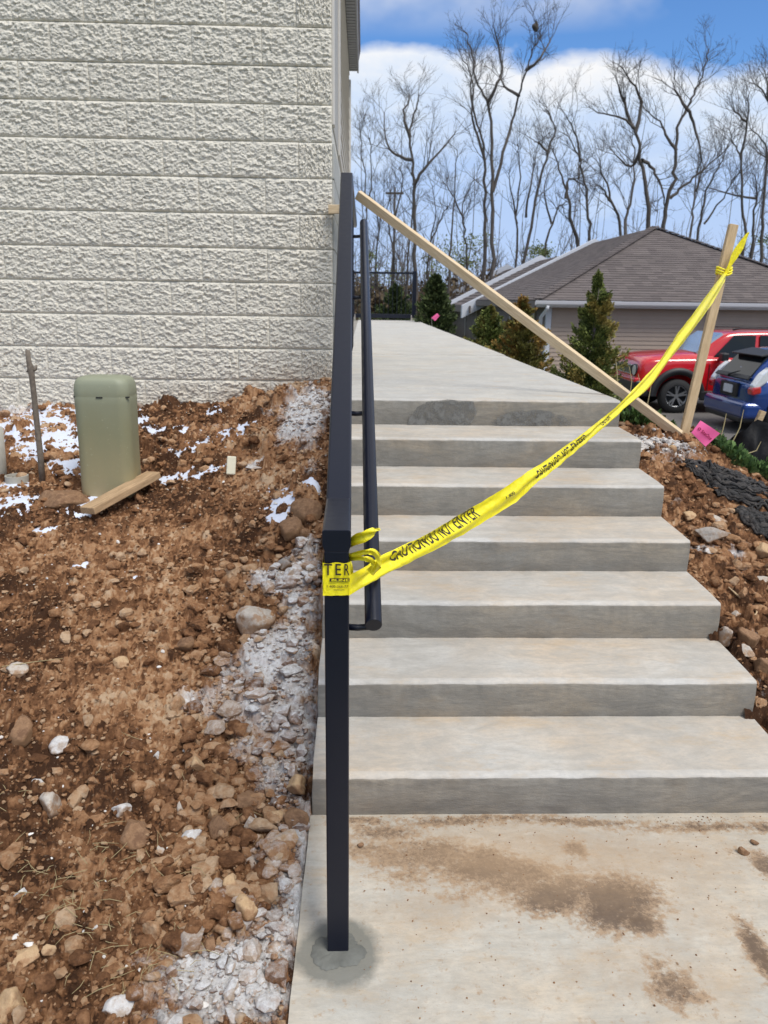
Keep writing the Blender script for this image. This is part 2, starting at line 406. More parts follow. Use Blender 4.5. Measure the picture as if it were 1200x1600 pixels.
# shingles
t = NT('shingle'); p = t.pos(); br = t.n('ShaderNodeTexBrick'); mp = t.n('ShaderNodeMapping'); t.l(t.attr('u') if False else p, mp.inputs[0])
cell = t.voro(5.5, feat='F1', out=1); s3 = t.n('ShaderNodeTexWhiteNoise')
vec = t.n('ShaderNodeVectorMath', operation='SNAP'); t.l(t.math('MULTIPLY', 1, 1) and p, vec.inputs[0]); vec.inputs[1].default_value = (.24, .24, .0655)
t.l(vec.outputs[0], s3.inputs[0])
c = t.mix(s3.outputs[0], (.10, .086, .082), (.16, .137, .128)); c = t.mix(t.math('MULTIPLY', t.noise(1.0, 4, .6), .4), c, (.16, .135, .13))
t.col(c); t.set(.9, spec=.2); t.bump(t.noise(60, 4, .7), .4, .01); MAT['shingle'] = t.m
# leaves
def leafmat(name, a, b, c3=None):
    t = NT(name); n = t.noise(6, 4, .7); oi = t.attr('tone')
    c = t.mix(t.ramp(t.math('ADD', t.math('MULTIPLY', n, .5), t.math('MULTIPLY', oi, .5)), (.3, 0), (.7, 1)), a, b)
    if c3: c = t.mix(t.ramp(t.noise(3.2, 3, .6), (.5, 0), (.62, .85)), c, c3)
    t.col(c); t.set(.7, spec=.25); MAT[name] = t.m
leafmat('cedar', (.045, .065, .018), (.23, .27, .075), (.28, .21, .06))
leafmat('cedar_bronze', (.07, .065, .02), (.22, .21, .055), (.30, .17, .045))
leafmat('cedar_dark', (.025, .040, .014), (.10, .13, .045))
leafmat('juniper', (.045, .085, .028), (.14, .23, .07))
leafmat('bud_leaf', (.12, .15, .04), (.20, .23, .08)); leafmat('straw', (.42, .34, .18), (.56, .46, .27))
leafmat('brush_brown', (.075, .05, .032), (.17, .125, .07))
# car materials
simple('red_paint', (.56, .008, .012), .22, var=.02, bump=0, coat=.9)
simple('blue_paint', (.006, .045, .22), .2, .3, var=.03, bump=0, coat=1)
simple('car_black', (.012, .012, .013), .5, var=.1, bump=.1)
simple('tyre', (.018, .018, .019), .8, var=.1)
simple('alloy', (.34, .35, .36), .35, .7, var=.05, bump=0)
simple('chrome', (.62, .63, .65), .15, .9, var=.02, bump=0)
simple('tail_red', (.42, .01, .012), .15, bump=0, coat=1); simple('lamp_clear', (.72, .74, .76), .12, .2, bump=0, coat=1)
simple('plate', (.55, .57, .62), .5, var=.15, scale=25, bump=0)
t = NT('car_glass'); t.col((.010, .014, .016)); t.set(.08, spec=.3); MAT['car_glass'] = t.m
t = NT('windshield_glass'); t.col((.36, .43, .48)); t.set(.06, .3, spec=1, coat=1); MAT['windshield_glass'] = t.m
M = MAT

# ------------------------------------------------------------------ measured geometry of the stair
XL, XR = -.1515, 1.368
TOP = [0, .143, .290, .445, .592, .745, .895, 1.040]
y1n = P(560, 1214, 'z', TOP[1]).y
NY = [None, y1n, 2.350, 2.676, 3.000, 3.332, 3.674, 4.035]
LAND = 1.04; LAND_END = 20.2
WALL_Y, WALL_X = 5.05, -.199

# base shapes of the dug soil on both sides
def base_left(x, y):
    zL = np.interp(y, [-2, 0, 1.3, 2.5, 3.8, 5.05, 5.3, 12], [-.12, -.06, -.01, .25, .55, .84, .84, .6])
    zE = np.interp(y, [-2, 0, 1.9, 2.3, 4.2, 4.7, 5.3, 12], [-.05, -.03, -.012, .07, .93, 1.0, 1.02, .9])
    t = sstep(-.15, -1.15, x)
    z = zE*(1-t)+zL*t
    z = z + .035*np.exp(-((x+.95)**2+(y-4.75)**2)/.25) - .04*np.exp(-((x+.9)**2/.2+(y-4.1)**2/.1))
    return z + .05*(fbm(x*1.7, y*1.7, 5, 3)-.5)
def base_right(x, y):
    zE = np.interp(y, [-2, 0, 1.9, 2.3, 2.66, 3.0, 3.33, 3.67, 4.2, 4.6, 5.0, 5.6, 6.6, 8.2, 40], [-.05, -.03, .02, .16, .28, .43, .575, .73, .86, .82, .72, .52, .1, -.62, -.64])
    w = sstep(1.4, 3.2, x)
    drop = np.interp(x, [1.3, 1.6, 1.85, 2.1, 2.3, 2.6, 3.2, 5, 9], [0, .01, .04, .16, .36, .66, .95, 1.3, 1.5])
    z = zE-drop*np.interp(y, [0, 2.5, 4, 5, 8], [.35, .6, .85, 1, .8])
    return np.maximum(z, -.66)+.04*(fbm(x*2.2, y*2.2, 15, 3)-.5)
def ray_ground(px, py, fn):
    w = unproj_dir(px, py); o = Vector((0, 0, EYE)); a = .5
    while a < 12:
        p = o+w*a
        if p.z < float(fn(np.array(p.x), np.array(p.y))): return p
        a += .008
    return o+w*4
GL = lambda px, py: ray_ground(px, py, base_left)
GR = lambda px, py: ray_ground(px, py, base_right)
def ell(px, py, rx, ry, fn=GL):
    """ellipse on the ground: centre and half axes in metres"""
    c = fn(px, py); a = fn(px+rx, py); b = fn(px, py-ry)
    return c.x, c.y, max(abs(a.x-c.x), .01), max(abs(b.y-c.y), .01)
def blobmask(x, y, lst, fn=GL, soft=1.0):
    m = np.zeros(x.shape)
    for px, py, rx, ry, st in lst:
        cx, cy, ex, ey = ell(px, py, rx, ry, fn)
        d = np.sqrt(((x-cx)/ex)**2+((y-cy)/ey)**2)
        m = np.maximum(m, st*np.clip(1.35-d, 0, 1))
    return m
DUST = [(480, 640, 42, 28, 1.25), (462, 668, 32, 20, 1.1), (485, 690, 22, 22, .6), (425, 645, 20, 8, .5), (430, 700, 60, 8, .35), (395, 728, 22, 6, .8),
        (430, 910, 48, 26, .95), (470, 950, 40, 40, .8), (450, 1010, 48, 36, 1.1), (415, 1040, 44, 40, 1.15), (460, 1075, 42, 46, .85),
        (310, 1100, 50, 30, .62), (360, 1080, 40, 28, .6), (420, 1120, 60, 40, .75), (400, 1180, 60, 40, .55), (470, 1180, 40, 50, .7), (455, 1250, 40, 46, .42), (480, 1330, 34, 50, .65),
        (460, 1420, 50, 70, .75), (340, 1530, 90, 50, 1.25), (420, 1500, 50, 60, .72), (400, 1570, 70, 40, .9), (250, 1500, 90, 24, .4), (440, 1370, 30, 30, .45),
        (25, 640, 40, 10, .7), (180, 1180, 60, 20, .25), (330, 670, 60, 8, .3), (330, 850, 60, 14, .25), (455, 1130, 60, 50, .8), (440, 1220, 60, 46, .62), (470, 1300, 40, 60, .7), (420, 1340, 50, 40, .5), (400, 1120, 70, 30, .75), (470, 900, 40, 30, .9), (480, 860, 26, 24, .7), (350, 1050, 30, 20, .6), (400, 1440, 60, 30, .6), (300, 1590, 120, 24, .7), (240, 1560, 50, 24, .5), (486, 740, 20, 30, .5)]
SNOW = [(75, 655, 60, 16, 1), (90, 690, 60, 26, 1), (60, 668, 50, 20, .9), (120, 730, 40, 16, .9), (215, 662, 16, 10, 1), (235, 672, 22, 8, .7), (20, 668, 30, 16, .8), (190, 652, 30, 14, .8),
        (30, 790, 34, 18, .95), (128, 790, 34, 16, 1), (75, 830, 22, 8, .8), (125, 884, 12, 8, .8), (20, 760, 20, 10, .8), (330, 690, 60, 10, .62), (300, 700, 40, 12, .5),
        (300, 745, 60, 8, .35), (448, 790, 30, 14, 1), (436, 812, 18, 14, 1), (488, 768, 18, 20, .95), (500, 800, 12, 14, .8), (432, 770, 26, 8, .4), (340, 640, 14, 8, .8), (282, 672, 14, 6, .7), (212, 905, 10, 6, .5)]

# ------------------------------------------------------------------ left soil
def warp_grid(ya, yb, ny, nx, xfun, k=1.0):
    v = np.linspace(0, 1, ny); ys = ya*(yb/ya)**v
    u = np.linspace(0, 1, nx)[None]; Y = np.repeat(ys[:, None], nx, 1)
    x0, x1 = xfun(ys); X = x0[:, None]+(x1-x0)[:, None]*u
    return X, Y
def soil_height(X, Y, base, seed, coarse, dampen=None):
    z = base(X, Y)
    region = fbm(X*1.3, Y*1.3, seed+30, 3)
    h1, t1 = clods(X, Y, .15, .42, seed+100, .22, .52); h2, t2 = clods(X+.03, Y, .062, .62, seed+200); h3, t3 = clods(X, Y+.02, .030, .75, seed+300); h4, t4 = clods(X, Y, .0145, .8, seed+400)
    big = coarse(X, Y)
    amp1 = big*sstep(.30, .6, region+.12)*.75; amp2 = .20+.75*big
    z = z + h1*amp1*1.25 + h2*np.clip(amp2, 0, .9)*1.15 + h3*1.0 + h4*.75
    rug = fbm(X*26, Y*26, seed+70, 5, .62)-.5
    z = z + .034*rug + .03*(fbm(X*6, Y*6, seed+80, 3)-.5)*(.4+big)
    tone = np.where(h1*amp1 > .012, t1, np.where(h2*amp2 > .008, t2, np.where(h3 > .004, t3, t4)))
    tone = .5+(tone-.5)*.8 + 1.3*(fbm(X*2.1, Y*2.1, seed+90, 4)-.5)+.5*(fbm(X*9, Y*9, seed+95, 3)-.5)
    return z, tone
def coarse_left(X, Y):
    cx = np.clip(1-np.abs(X+.32)/.32, 0, 1)*sstep(1.2, 1.8, Y)
    bk = sstep(3.2, 4.4, Y)*.6 + .4*sstep(.5, .62, fbm(X*1.1+3, Y*1.1, 44, 3)) + .35*np.clip(1-np.abs(Y-3.0)/.5, 0, 1)
    return np.clip(.22+.75*cx+bk, 0, 1)
X, Y = warp_grid(.42, 5.06, 760, 520, lambda y: (-(.62+.60*y)-.25, np.full_like(y, -.118)))
# soil never rises above the concrete it meets
Z, TN = soil_height(X, Y, base_left, 1, coarse_left)
smoothZ = base_left(X, Y)
dm = blobmask(X, Y, DUST)
flat = sstep(.6, 1.0, dm); Z = Z*(1-.7*flat)+(smoothZ+.022)*.7*flat
edge_lim = np.interp(Y, [-1, NY[1]]+[v for y0, z0 in zip(NY[2:], TOP[1:]) for v in (y0-.001, )], [-.004, -.004]+[z-.006 for z in TOP[1:7]])
edge_lim = np.full(Y.shape, -.006)
for i in range(1, 8): edge_lim = np.where(Y > NY[i]+.012, TOP[i]-.006, edge_lim)
nearE = X > -.165
Z = np.where(nearE, np.minimum(Z, edge_lim), Z)
Z = np.where((Y < NY[1]) & (X > -.30), np.minimum(Z, .004+.10*np.clip(-.165-X, 0, 1)+.022*TN), Z)
Z = np.where(X > -.1525, np.minimum(Z, -.02-6*(X+.1525)), Z)
me = np_mesh('soil', np.stack([X, Y, Z], -1).reshape(-1, 3), grid_faces(*X.shape), True, {'tone': TN, 'dust': dm})
tag(link_mesh('soil', me, M['soil']), kind='structure', label='dug red brown soil bank left of the stairs, dusted white along the concrete')
_ys = Y[:, 0]
def soilZ(x, y):
    j = int(np.clip(np.searchsorted(_ys, y), 1, len(_ys)-1)); row = X_l[j]
    i = int(np.clip(np.searchsorted(row, x), 0, len(row)-1)); return float(Z_l[j, i])
X_l, Z_l = X, Z
# snow lying in the hollows
lvl = smoothZ + .030*(fbm(X*5, Y*5, 401, 3)) + .004
sm = blobmask(X, Y, SNOW); th = fbm(X*16, Y*22, 402, 4)
# level the snow: soil height blurred over about 5 cm, a little raised where the patch is deep
def blur(A, k):
    for ax in (0, 1):
        c = np.cumsum(np.insert(np.pad(A, [(k, k) if a == ax else (0, 0) for a in (0, 1)], mode='edge'), 0, 0, axis=ax), axis=ax)
        A = (np.take(c, np.arange(2*k+1, c.shape[ax]), axis=ax)-np.take(c, np.arange(0, c.shape[ax]-2*k-1), axis=ax))/(2*k+1)
    return A
SZ = blur(blur(Z, 5), 5) + .016*(sm-.52) + .012*(th-.5)
keep = (sm > .15) & (SZ > Z-.006)
SZ = np.where(keep, SZ, Z-.01)
fc = grid_faces(*X.shape); kf = keep.ravel()[fc].any(1); fc = fc[kf]; used = np.unique(fc); mp_ = np.full(X.size, -1); mp_[used] = np.arange(len(used))
V = np.stack([X, Y, SZ], -1).reshape(-1, 3)[used]
tag(link_mesh('snow', np_mesh('snow', V, mp_[fc], True), M['snow']), label='thin patches of half melted snow in the hollows of the soil', cat='snow', kind='stuff')

# right soil
def coarse_right(X, Y): return np.clip(.35+.5*sstep(.45, .6, fbm(X*1.5, Y*1.5, 47, 3)), 0, 1)
Xr, Yr = warp_grid(1.5, 7.6, 520, 300, lambda y: (np.full_like(y, 1.335), 1.65+.42*y))
Zr, TNr = soil_height(Xr, Yr, base_right, 31, coarse_right)
DUSTR = [(1060, 720, 60, 20, .4), (1020, 700, 30, 22, .45), (1050, 660, 60, 12, .5), (1150, 890, 40, 10, .3), (1170, 1000, 30, 40, .3), (1100, 860, 40, 6, .5), (1150, 870, 20, 6, .6), (1060, 790, 20, 5, .4), (1190, 1080, 16, 16, .35)]
dmr = blobmask(Xr, Yr, DUSTR, GR)
lim = np.full(Yr.shape, .02)
for i in range(1, 8): lim = np.where(Yr > NY[i]-.01, (TOP[i]-.012), lim)
Zr = np.where(Xr < 1.40, np.minimum(Zr, lim), Zr)
me = np_mesh('soil_bank', np.stack([Xr, Yr, Zr], -1).reshape(-1, 3), grid_faces(*Xr.shape), True, {'tone': TNr-.02, 'dust': dmr})
tag(link_mesh('soil_bank', me, M['soil']), kind='structure', label='brown rubbly soil bank right of the stairs')
_yr = Yr[:, 0]
def soilZR(x, y):
    j = int(np.clip(np.searchsorted(_yr, y), 1, len(_yr)-1)); row = Xr[j]
    i = int(np.clip(np.searchsorted(row, x), 0, len(row)-1)); return float(Zr[j, i])

# wide ground sheet to the horizon
gx = np.concatenate([np.linspace(-600, -20, 16), np.linspace(-16, 30, 60), np.linspace(36, 700, 20)])
gy = np.concatenate([np.linspace(-300, -10, 10), np.linspace(-8, 40, 70), np.linspace(46, 1500, 26)])
GX, GY = np.meshgrid(gx, gy)
gz = np.where(GX > 1.2, base_right(np.clip(GX, 1.3, 40), np.clip(GY, -2, 40))-.09, base_left(np.clip(GX, -8, -.2), np.clip(GY, -2, 11))-.14)
gz = np.where((GX > -9) & (GX < 1.7) & (GY > 4.5) & (GY < 21), np.minimum(gz, .6), gz)
gz = np.where(GY > 24, -.82 + .9*sstep(24, 60, GY), np.where((GX > 4.2) & (GY > 8), -.72, gz)); gz = np.where((GX < 3) & (GY > 20.5) & (GY < 60), .35+.5*sstep(24, 60, GY), gz)
tag(link_mesh('ground', np_mesh('ground', np.stack([GX, GY, gz], -1).reshape(-1, 3), grid_faces(*GX.shape)), M['lawn']), kind='structure', label='dull winter ground running back to the woods')
# car park
mb = MB(); mb.box(4.6, 40, 9.6, 19.2, -1.0, -.62); tag(mb.build('parking_lot', M['asphalt']), kind='structure', label='grey asphalt of the parking lot')
mb = MB(); mb.box(4.45, 40, 9.3, 9.6, -1.0, -.50); tag(mb.build('curb', M['curb'], bevel=.02), kind='structure', label='concrete kerb along the parking lot')
mb = MB(); mb.box(4.3, 40, 8.1, 9.3, -1.0, -.54); tag(mb.build('sidewalk', M['curb'], bevel=.01), kind='structure', label='tan concrete strip beside the parking lot')

# ------------------------------------------------------------------ pavement slab at the foot
sx = np.linspace(-.158, 1.40, 240); sy = np.linspace(.25, NY[1]+.02, 280); SX, SY = np.meshgrid(sx, sy)
def px_ell0(px, py, rx, ry):
    c = P(px, py, 'z', 0); a = P(px+rx, py, 'z', 0); b = P(px, py-ry, 'z', 0); return c.x, c.y, a.x-c.x, b.y-c.y
def m0(lst):
    m = np.zeros(SX.shape)
    wx = SX+.05*(fbm(SX*7, SY*7, 71, 4)-.5); wy = SY+.05*(fbm(SX*7+5, SY*7, 72, 4)-.5)
    for px, py, rx, ry, st in lst:
        cx, cy, ex, ey = px_ell0(px, py, rx, ry); d = np.sqrt(((wx-cx)/ex)**2+((wy-cy)/ey)**2); m = np.maximum(m, st*np.clip(1.3-d, 0, 1))
    return m
dirt = m0([(960, 1400, 80, 40, 1.1), (860, 1400, 70, 30, 1.0), (760, 1360, 90, 30, .95), (680, 1330, 60, 24, .8), (600, 1300, 70, 14, .7), (700, 1285, 90, 8, .7), (900, 1284, 140, 8, .7), (1110, 1290, 90, 10, .7), (640, 1335, 90, 30, .7), (800, 1370, 120, 34, .75), (580, 1325, 60, 20, .62), (640, 1360, 60, 30, .5), (760, 1345, 50, 26, .85), (820, 1365, 70, 26, .85), (890, 1385, 60, 30, .8), (900, 1325, 22, 14, .75), (960, 1420, 75, 40, 1.05), (1005, 1445, 34, 24, 1.0), (700, 1345, 90, 26, .75), (850, 1395, 80, 30, .8), (1000, 1400, 40, 16, .6),
           (1200, 1350, 24, 30, .85), (1060, 1545, 50, 40, .75), (1030, 1510, 30, 20, .5), (1190, 1490, 24, 60, .95), (560, 1285, 60, 10, .6), (1195, 1290, 30, 12, .7), (1060, 1290, 150, 10, .5), (760, 1280, 200, 7, .6), (720, 1405, 50, 14, .42), (1150, 1330, 30, 10, .4)])
tan_ = m0([(700, 1420, 200, 60, .6), (600, 1330, 90, 40, .8), (980, 1500, 260, 80, .5), (860, 1340, 420, 80, .85), (980, 1330, 300, 40, .8), (1120, 1230, 10, 10, .1), (1080, 1420, 150, 90, .55), (1120, 1540, 120, 60, .55), (620, 1400, 90, 30, .4), (520, 1400, 40, 60, .5)])
wet = m0([(524, 1487, 64, 54, 1.3)])
SZp = .0015*(fbm(SX*5, SY*5, 3, 3)-.5)+.004*np.clip(dirt-.55, 0, 1)*fbm(SX*80, SY*80, 4, 3)
edge = (SX < -.15)
SXj = np.where(edge, SX+.006*(fbm(SY*6, SY*0, 9, 4)-.5), SX)
top = np_mesh('pavement', np.stack([SXj, SY, SZp], -1).reshape(-1, 3), grid_faces(*SX.shape), True, {'dirt': dirt, 'tan': tan_, 'wet': wet})
pv = tag(link_mesh('pavement', top, M['slab']), kind='structure', label='concrete walk at the foot of the stairs with brown dirt smears')
mb = MB(); mb.add([(-.158, .25, -.0005), (-.158, NY[1], -.0005), (-.158, NY[1], -.12), (-.158, .25, -.12)], [(0, 1, 2, 3)]); mb.build('slab_edge', M['riser'], pv)

# ------------------------------------------------------------------ the stairs
st = thing('concrete_stairs', (0.6, NY[1], 0), label='wide pale concrete stairs of seven steps rising to the walkway', cat='stairs')
off = Vector((-.6, -NY[1], 0))
for i in range(1, 8):
    yn = NY[i]; yb = NY[i+1]+.012 if i < 7 else yn+.55; z0 = TOP[i-1]; z1 = TOP[i]; back = z1+(.008 if i < 7 else 0)
    prof = [(yn+.014, -.3), (yn+.014, z0-.004), (yn+.012, z0), (yn+.006, z0+(z1-z0)*.5), (yn+.001, z1-.016), (yn+.002, z1-.009), (yn+.006, z1-.003), (yn+.013, z1-.0003), (yn+.03, z1), (yn+.10, z1+.001), (yn+(yb-yn)*.6, z1+.004 if i < 7 else z1), (yb, back)]
    nx = 320; xs = np.linspace(XL, XR, nx); vs = []; 
    for x in xs:
        for k, (y, z) in enumerate(prof):
            w = .0055*(mnoise.noise(Vector((x*2.3, i*7.1, 0)))) + .0028*mnoise.noise(Vector((x*13, i*3.1, k*.6))) + .0016*mnoise.noise(Vector((x*55, i*3.1, k*.9)))*(1 if 3 < k < 10 else 0)
            wz = .003*(mnoise.noise(Vector((x*1.7, i*5.3, 2)))) + .0014*mnoise.noise(Vector((x*19, i*1.1, k*.5)))
            inn = 1 if 3 <= k <= 8 else .4
            xe = x
            if x == xs[0] and 4 <= k <= 8: xe = x+.004
            if x == xs[-1] and 4 <= k <= 8: xe = x-.004
            vs.append((xe+off.x, y+w*inn+off.y, z+(wz if k > 3 else 0)))
    n = len(prof); fs = []; mi = []
    for a in range(nx-1):
        for k in range(n-1):
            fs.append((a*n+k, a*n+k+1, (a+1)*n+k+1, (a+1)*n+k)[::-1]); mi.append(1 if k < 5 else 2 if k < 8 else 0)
    lowl = len(vs); vs += [(XL+off.x, yb+off.y, -.3), (XR+off.x, yb+off.y, -.3)]
    fs.append(tuple(range(n))+(lowl,)); mi.append(1); fs.append(tuple((nx-1)*n+k for k in reversed(range(n)))+(lowl+1,)); mi.append(1)
    me = bpy.data.meshes.new('step'); me.from_pydata(vs, [], fs); me.update(); me.polygons.foreach_set('material_index', mi)
    me.polygons.foreach_set('use_smooth', [len(f) == 4 for f in fs])
    bm = bmesh.new(); bm.from_mesh(me); bmesh.ops.recalc_face_normals(bm, faces=bm.faces); bm.to_mesh(me); bm.free()
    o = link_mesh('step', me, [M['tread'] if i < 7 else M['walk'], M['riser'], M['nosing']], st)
    if i == 7: o['label'] = 'topmost step, with dark repair patches on its riser'
# thin slurry patches on the top riser
def patch(pts, y, off_y, name, mat, parent):
    w = [P(px, py, 'y', y) for px, py in pts]; mb = MB()
    # fan with ragged edge
    c = sum((Vector(p) for p in w), Vector())/len(w); vs = [c]+w
    vs = [(p.x+off.x, y-off_y+off.y+.0, p.z) for p in vs]; mb.add(vs, [(0, i+1, (i+1) % len(w)+1) for i in range(len(w))])
    return mb.build(name, mat, parent)
t = NT('slurry'); t.col(t.mix(t.noise(12, 6, .7), (.165, .165, .155), (.205, .20, .185))); t.set(.9); t.bump(t.noise(90, 5, .7), .4, .003)
trn = t.n('ShaderNodeBsdfTransparent'); mx = t.n('ShaderNodeMixShader'); 
t.l(t.ramp(t.noise(22, 6, .7), (.40, .25), (.58, 1)), mx.inputs[0]); t.l(trn.outputs[0], mx.inputs[1]); t.l(t.b.outputs[0], mx.inputs[2]); t.l(mx.outputs[0], t.out.inputs[0]); MAT['slurry'] = t.m
random.seed(3)
def dome(cx, cy, rx, ry, n=26, a0=math.pi, a1=2*math.pi):
    return [(cx+rx*math.cos(a)*(1+.05*random.uniform(-1, 1)), cy+ry*math.sin(a)*(1+.06*random.uniform(-1, 1))) for a in [a0+(a1-a0)*k/n for k in range(n+1)]]
patch(dome(830, 665, 62, 24), NY[7], .0012, 'slurry_patch', MAT['slurry'], st)
patch([(636, 666), (640, 652), (652, 636), (668, 627), (700, 624), (740, 627), (745, 645), (738, 660), (728, 666)], NY[7], .0012, 'slurry_patch', MAT['slurry'], st)

# walkway on top, cast in panels
wk = thing('walkway', (0, 4.5, LAND), label='long pale concrete walkway between the building and the shrubs', kind='structure')
js = [NY[7]+.55, 6.0, 7.5, 9.3, 11.1, 12.9, 14.7, 16.5, 18.3, LAND_END]
for a, b in zip(js[:-1], js[1:]):
    mb = MB(); dz = random.uniform(-.004, .004)
    mb.box(XL, XR+.004, a+.006-4.5, b-.006-4.5, -.5, dz); mb.build('panel', M['walk'], wk, bevel=.008)
mb = MB(); mb.box(XL+.01, XR-.01, js[0]+.01-4.5, LAND_END-4.51, -.6, -.02); mb.build('joint_filler', M['riser'], wk)
# a narrow strip of fill between walk and building wall
mb = MB(); mb.box(-.30, XL-.001, 5.0, LAND_END, .5, LAND-.012); tag(mb.build('gravel_strip', M['riser']), kind='structure', label='thin strip between walkway and wall')

# ------------------------------------------------------------------ the building on the left
bd = thing('block_building', (WALL_X, WALL_Y, .8), label='cream painted split face block building left of the stairs', cat='building')
bo = Vector((-WALL_X, -WALL_Y, -.8))
H0 = P(0, 540, 'y', WALL_Y).z       # a bed joint
course, bl = .2036, .4064
def bbox(name, x0, x1, y0, y1, z0, z1, mat, bevel=0):
    mb = MB(); mb.box(x0+bo.x, x1+bo.x, y0+bo.y, y1+bo.y, z0+bo.z, z1+bo.z); return mb.build(name, mat, bd, bevel=bevel)
WTOP = 6.6
bbox('wall', -9, WALL_X, WALL_Y+.003, 10.0, -.2, 4.05, M['mortar_paint'])
# block meshes with chiselled faces
variants = []
for k in range(9):
    nx, nz = 120, 62; w = bl-.0015; hgt = course-.005
    u = np.linspace(0, 1, nx); v = np.linspace(0, 1, nz); U, Vv = np.meshgrid(u, v); xx = U*w; zz = Vv*hgt; s = 900+37*k
    a = fbm(xx*34+s, zz*70, s, 5, .72)-.5; b2 = np.abs(fbm(xx*17+s, zz*38+s, s+3, 5, .68)-.5); c3 = fbm(xx*3.3+s, zz*4+s, s+5, 2)-.5
    q = fbm(xx*60, zz*95, s+8, 3)-.5
    wxx = xx+.012*(fbm(xx*40, zz*40, s+11, 3)-.5); wzz = zz*1.35+.012*(fbm(xx*40, zz*40, s+12, 3)-.5)
    d = .24*facets(wxx, wzz, .030, s+20)+.32*facets(wxx, wzz, .013, s+30)+.010*a-.006*b2+.005*c3+.010*q+.009
    ed = np.minimum(np.minimum(U*w, (1-U)*w), np.minimum(Vv*hgt, (1-Vv)*hgt)); ez = np.minimum(Vv*hgt, (1-Vv)*hgt); exx = np.minimum(U*w, (1-U)*w); d = d*sstep(-.004, .014, ez)*(.45+.55*sstep(0, .016, exx))+.0015
    yy = -d
    Vt = np.stack([xx-w/2, yy-.002, zz-hgt/2], -1).reshape(-1, 3); Fm = grid_faces(nz, nx)
    # side skirt back to the mortar
    ring = list(range(nx))+[j*nx+nx-1 for j in range(1, nz)]+[(nz-1)*nx+i for i in range(nx-2, -1, -1)]+[j*nx for j in range(nz-2, 0, -1)]
    bk = Vt[ring].copy(); bk[:, 1] = .012; base = len(Vt); Vt = np.concatenate([Vt, bk]); n = len(ring)
    sk = np.array([(ring[i], base+i, base+(i+1) % n, ring[(i+1) % n]) for i in range(n)])
    variants.append(np_mesh('block', Vt, np.concatenate([Fm, sk]), True)); variants[-1].materials.append(M['block_paint'])
vj = P(77, 215+0, 'y', WALL_Y).x    # a vertical joint, sets the bond
cnt = 0
kmin = -3
for r in range(-3, 14):
    zc = H0+r*course+course/2
    if zc < .55: continue
    offx = (bl/2 if r % 2 else 0)
    xr_ = WALL_X
    x = WALL_X - (0 if r % 2 == 0 else bl/2)
    edges = [WALL_X]
    if r % 2: edges.append(WALL_X-bl/2)
    while edges[-1] > -4.6: edges.append(edges[-1]-bl)
    for a, b in zip(edges[1:], edges[:-1]):
        o = bpy.data.objects.new('block', variants[random.randrange(9)]); COL.objects.link(o); o.parent = bd
        fl = random.choice((0, 1)); o.location = ((a+b)/2+bo.x, WALL_Y+bo.y+random.uniform(-.002, .002), zc+bo.z); o.rotation_euler = (0, 0, 0)
        o.scale = ((b-a)/bl, 1, 1)
        if fl: o.rotation_euler = (0, math.pi, 0)
        cnt += 1
# upper wall in lap siding above the block (mostly out of frame)
bbox('upper_wall', -9, WALL_X, WALL_Y+.012, 10.0, 4.05, WTOP, M['siding_cream'])
# side wall: smooth blocks near the corner, siding beyond
for r in range(-2, 9):
    zc = H0+r*course
    if zc < 1.0: continue
    if zc+course > P(520, 195, 'y', WALL_Y).z+.1: break
    for a, b in ((WALL_Y+.002, WALL_Y+.40), (WALL_Y+.404, WALL_Y+.81), (WALL_Y+.814, WALL_Y+1.22), (WALL_Y+1.224, WALL_Y+1.63), (WALL_Y+1.634, WALL_Y+2.0)):
        bbox('smooth_block', WALL_X+.0005, WALL_X+.012, a, b, zc+.004, zc+course-.004, M['smooth_block'], .002)
ztop = P(520, 195, 'y', WALL_Y).z
bbox('corner_trim', WALL_X+.0005, WALL_X+.016, WALL_Y+.002, WALL_Y+.09, ztop, WTOP, M['siding_cream'], .003)
bbox('side_panel', WALL_X+.0005, WALL_X+.006, WALL_Y+.095, WALL_Y+1.0, ztop, WTOP, M['trim_tan'])
bbox('side_trim', WALL_X+.0005, WALL_X+.018, WALL_Y+1.004, WALL_Y+1.2, ztop, WTOP, M['siding_cream'], .003)
mb = MB()   # lap siding boards down the side wall
for k in range(48):
    z = .95+k*.115
    if z > WTOP-.1: break
    y0 = WALL_Y+2.004 if z < ztop else WALL_Y+1.204
    mb.prism([(WALL_X+.001, z), (WALL_X+.016, z), (WALL_X+.004, z+.1145), (WALL_X+.001, z+.1145)], 'y', y0, 9.95)
o = mb.build('lap_siding', M['siding_cream'], bd); o.location = bo; o['kind'] = 'stuff'
bbox('end_trim', WALL_X+.001, WALL_X+.03, 9.9, 10.02, .95, WTOP-2.6, M['siding_cream'], .003)
# eave and ribbed soffit
SOF = P(548, 112, 'y', 9.9).z
sx0, sx1 = WALL_X+.018, P(560.5, 112, 'y', 9.9).x
mb = MB()
for k in range(60):
    y = 5.1+k*.08
    mb.box(sx0, sx1-.02, y, y+.06, SOF, SOF+.012); mb.box(sx0, sx1-.02, y+.06, y+.08, SOF+.008, SOF+.02)
o = mb.build('soffit', M['soffit'], bd); o.location = bo; o['kind'] = 'stuff'
bbox('fascia', sx1-.018, sx1, 5.1, 9.92, SOF-.01, SOF+.22, M['soffit'], .002)
mb = MB(); mb.prism([(-9, SOF+.02), (sx1-.02, SOF+.02), (sx1+.02, SOF+.23), (-4.5, SOF+2.4)], 'y', 5.0, 9.95); o = mb.build('roof', M['shingle'], bd); o.location = bo

